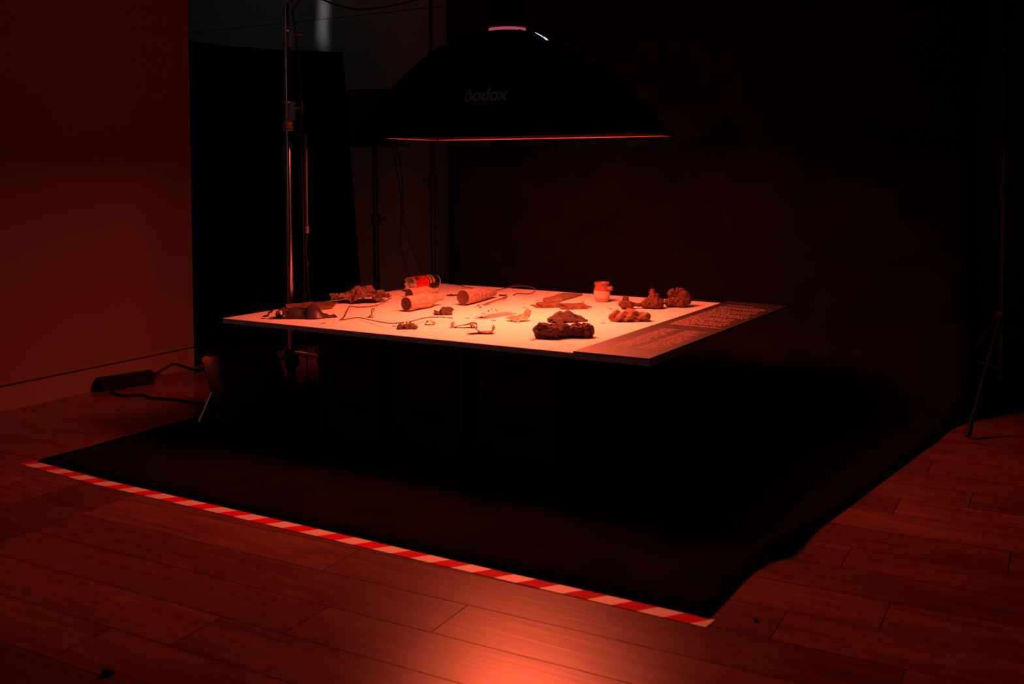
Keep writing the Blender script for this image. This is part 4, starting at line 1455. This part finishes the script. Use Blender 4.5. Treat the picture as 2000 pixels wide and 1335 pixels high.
bo = thing('boom_arm', 'black boom arm above the table carrying the softbox lamp', 'stand', (0, 0, 0))
obj('yoke', TB([(SX - .036, SY - .018, SZ + H + .178), (SX - .036, SY - .018, 2.146)], .012, 12), M_blackmetal, bo, smooth=True)
obj('boom_tube', TB([(SX - .036 + .245, SY - .018 - .35, 2.16), (-0.10, 2.02, 2.16)], .014, 12), M_blackmetal, bo, smooth=True)
obj('upright', TB([(-0.10, 2.02, .012), (-0.10, 2.02, 2.21)], .014, 12), M_blackmetal, bo, smooth=True)
for k in range(3):
    a = k * 2.094 + 1.57 + PI
    d = Vector((math.cos(a), math.sin(a), 0)); L_ = .3 if k == 0 else .25
    obj('leg', TB([Vector((-.10, 2.02, .30)), Vector((-.10, 2.02, .012)) + d * L_], .009, 10), M_blackmetal, bo, smooth=True)

tag(obj('power_cable', TB(smooth_path([(-.80, 1.30, 2.02), (-.70, 1.30, 1.86), (-.624, 1.3, 1.814), (-.531, 1.3, 1.78), (-.401, 1.3, 1.748), (-.212, 1.3, 1.747), (-.059, 1.3, 1.763), (.10, 1.3, 1.80), (.35, 1.3, 2.13)], 6), .0048, 8), M_cable, smooth=True),
    'black cable sagging across the top of the scene between stand and softbox', 'cable')
tag(obj('power_cable', TB(smooth_path([(-.17, .67, 1.72), (-.262, .684, 1.66), (-.258, .679, 1.608), (-.243, .683, 1.474), (-.235, .69, 1.2), (-.24, .70, .6), (-.25, .72, .1), (-.30, .80, .008)], 6), .0040, 8), M_cable, smooth=True),
    'thin black cable running down beside the chrome stand', 'cable')

# ------------------------------------------------------------------ tripod on the right
tr = thing('tripod_stand', 'black tripod light stand at the right edge, one foot on the boards', 'stand', (2.470, 1.50, 0))
obj('lower_pole', TB([(0, 0, .16), (0, 0, .87)], .0125, 14), M_blackmetal, tr, smooth=True)
obj('middle_pole', TB([(0, 0, .85), (0, 0, 1.52)], .0105, 14), M_blackmetal, tr, smooth=True)
obj('upper_pole', TB([(0, 0, 1.50), (0, 0, 2.06)], .0085, 14), M_blackmetal, tr, smooth=True)
for z0, z1, r in ((.835, .895, .020), (1.49, 1.54, .017)):
    b = bmesh.new(); lathe(b, [(.008, z0), (r, z0), (r, z1), (.008, z1)], 18); obj('collar', b, M_blackmetal, tr)
b = bmesh.new(); tube(b, [rr * -.018 + Vector((0, 0, .872)), rr * -.030 + Vector((0, 0, .872)), rr * -.031 + Vector((0, 0, .872)), rr * -.045 + Vector((0, 0, .876))], [.004, .004, .009, .007], 10); obj('knob', b, M_blackmetal, tr)
b = bmesh.new(); lathe(b, [(.010, .375), (.030, .380), (.034, .400), (.030, .415), (.010, .420)], 18); obj('leg_collar', b, M_blackmetal, tr)
b = bmesh.new(); lathe(b, [(.010, .180), (.026, .183), (.026, .205), (.010, .208)], 18); obj('brace_collar', b, M_blackmetal, tr)
base_a = math.atan2(1.177 - 1.50, 2.385 - 2.470)
for k in range(3):
    a = base_a + k * 2 * PI / 3
    d = Vector((math.cos(a), math.sin(a), 0))
    top = d * .028 + Vector((0, 0, .392)); ft = d * .334 + Vector((0, 0, .0135))
    lg = obj('leg', TB([top, ft], .0085, 10), M_blackmetal, tr, smooth=True)
    obj('rubber_foot', TB([ft + (top - ft).normalized() * .03, ft - (top - ft).normalized() * .004], .0105, 10), M_cable, lg, smooth=True)
    obj('brace', TB([d * .022 + Vector((0, 0, .194)), top.lerp(ft, .50)], .0055, 8), M_blackmetal, tr, smooth=True)

# ------------------------------------------------------------------ power strip and its cables by the wall
ps = thing('power_strip', 'black power strip lying on the boards against the left wall', 'power strip', (-.962, .325, 0), math.atan2(.238, .07))
b = rbox(-.124, .124, -.034, .034, 0, .056, .006, 3); obj('housing', b, M_plastic, ps)
for k in range(5):
    b = rbox(-.100 + k * .042, -.066 + k * .042, -.018, .018, .0555, .0575, .0008, 1); obj('socket', b, M_slot, ps)
b = rbox(.106, .120, -.01, .01, .0555, .060, .001, 1); obj('switch', b, M_blackmetal, ps)
tag(obj('extension_cable', TB(smooth_path([(-.928, .442, .030), (-.905, .50, .058), (-.90, .545, .070), (-.90, .60, .050), (-.905, .66, .026), (-.915, .72, .010), (-.94, .90, .006), (-.95, 1.2, .006)], 7), .0062, 8), M_cable, smooth=True),
    'thick black cord arching from the power strip towards the black flag', 'cable')
tag(obj('extension_cable', TB(smooth_path([(-.900, .205, .010), (-.84, .195, .006), (-.796, .194, .006), (-.74, .235, .007), (-.69, .225, .006), (-.65, .219, .006), (-.56, .245, .006), (-.48, .245, .006), (-.398, .252, .006), (-.33, .35, .006), (-.30, .46, .006)], 7), .0060, 8), M_cable, smooth=True),
    'thin black cord snaking over the boards from power strip to chrome stand', 'cable')

# ------------------------------------------------------------------ dirt on the boards
b = lumpy([((0, 0, .005), (.012, .007, .006), .4), ((.008, .004, .005), (.006, .006, .005), 0)], .0016, .003, 120, 4)
tag(obj('dirt_crumb', b, M_dirt), 'black crumb lying on the floor boards, front left', 'dirt').location = (1.147, -1.405, 0)
b = lumpy([((0, 0, .003), (.006, .004, .003), .2)], .001, .001, 200, 6)
tag(obj('dirt_crumb', b, M_dirt), 'small dark speck on the floor boards right of the tape end', 'dirt').location = (2.16, -.575, 0)
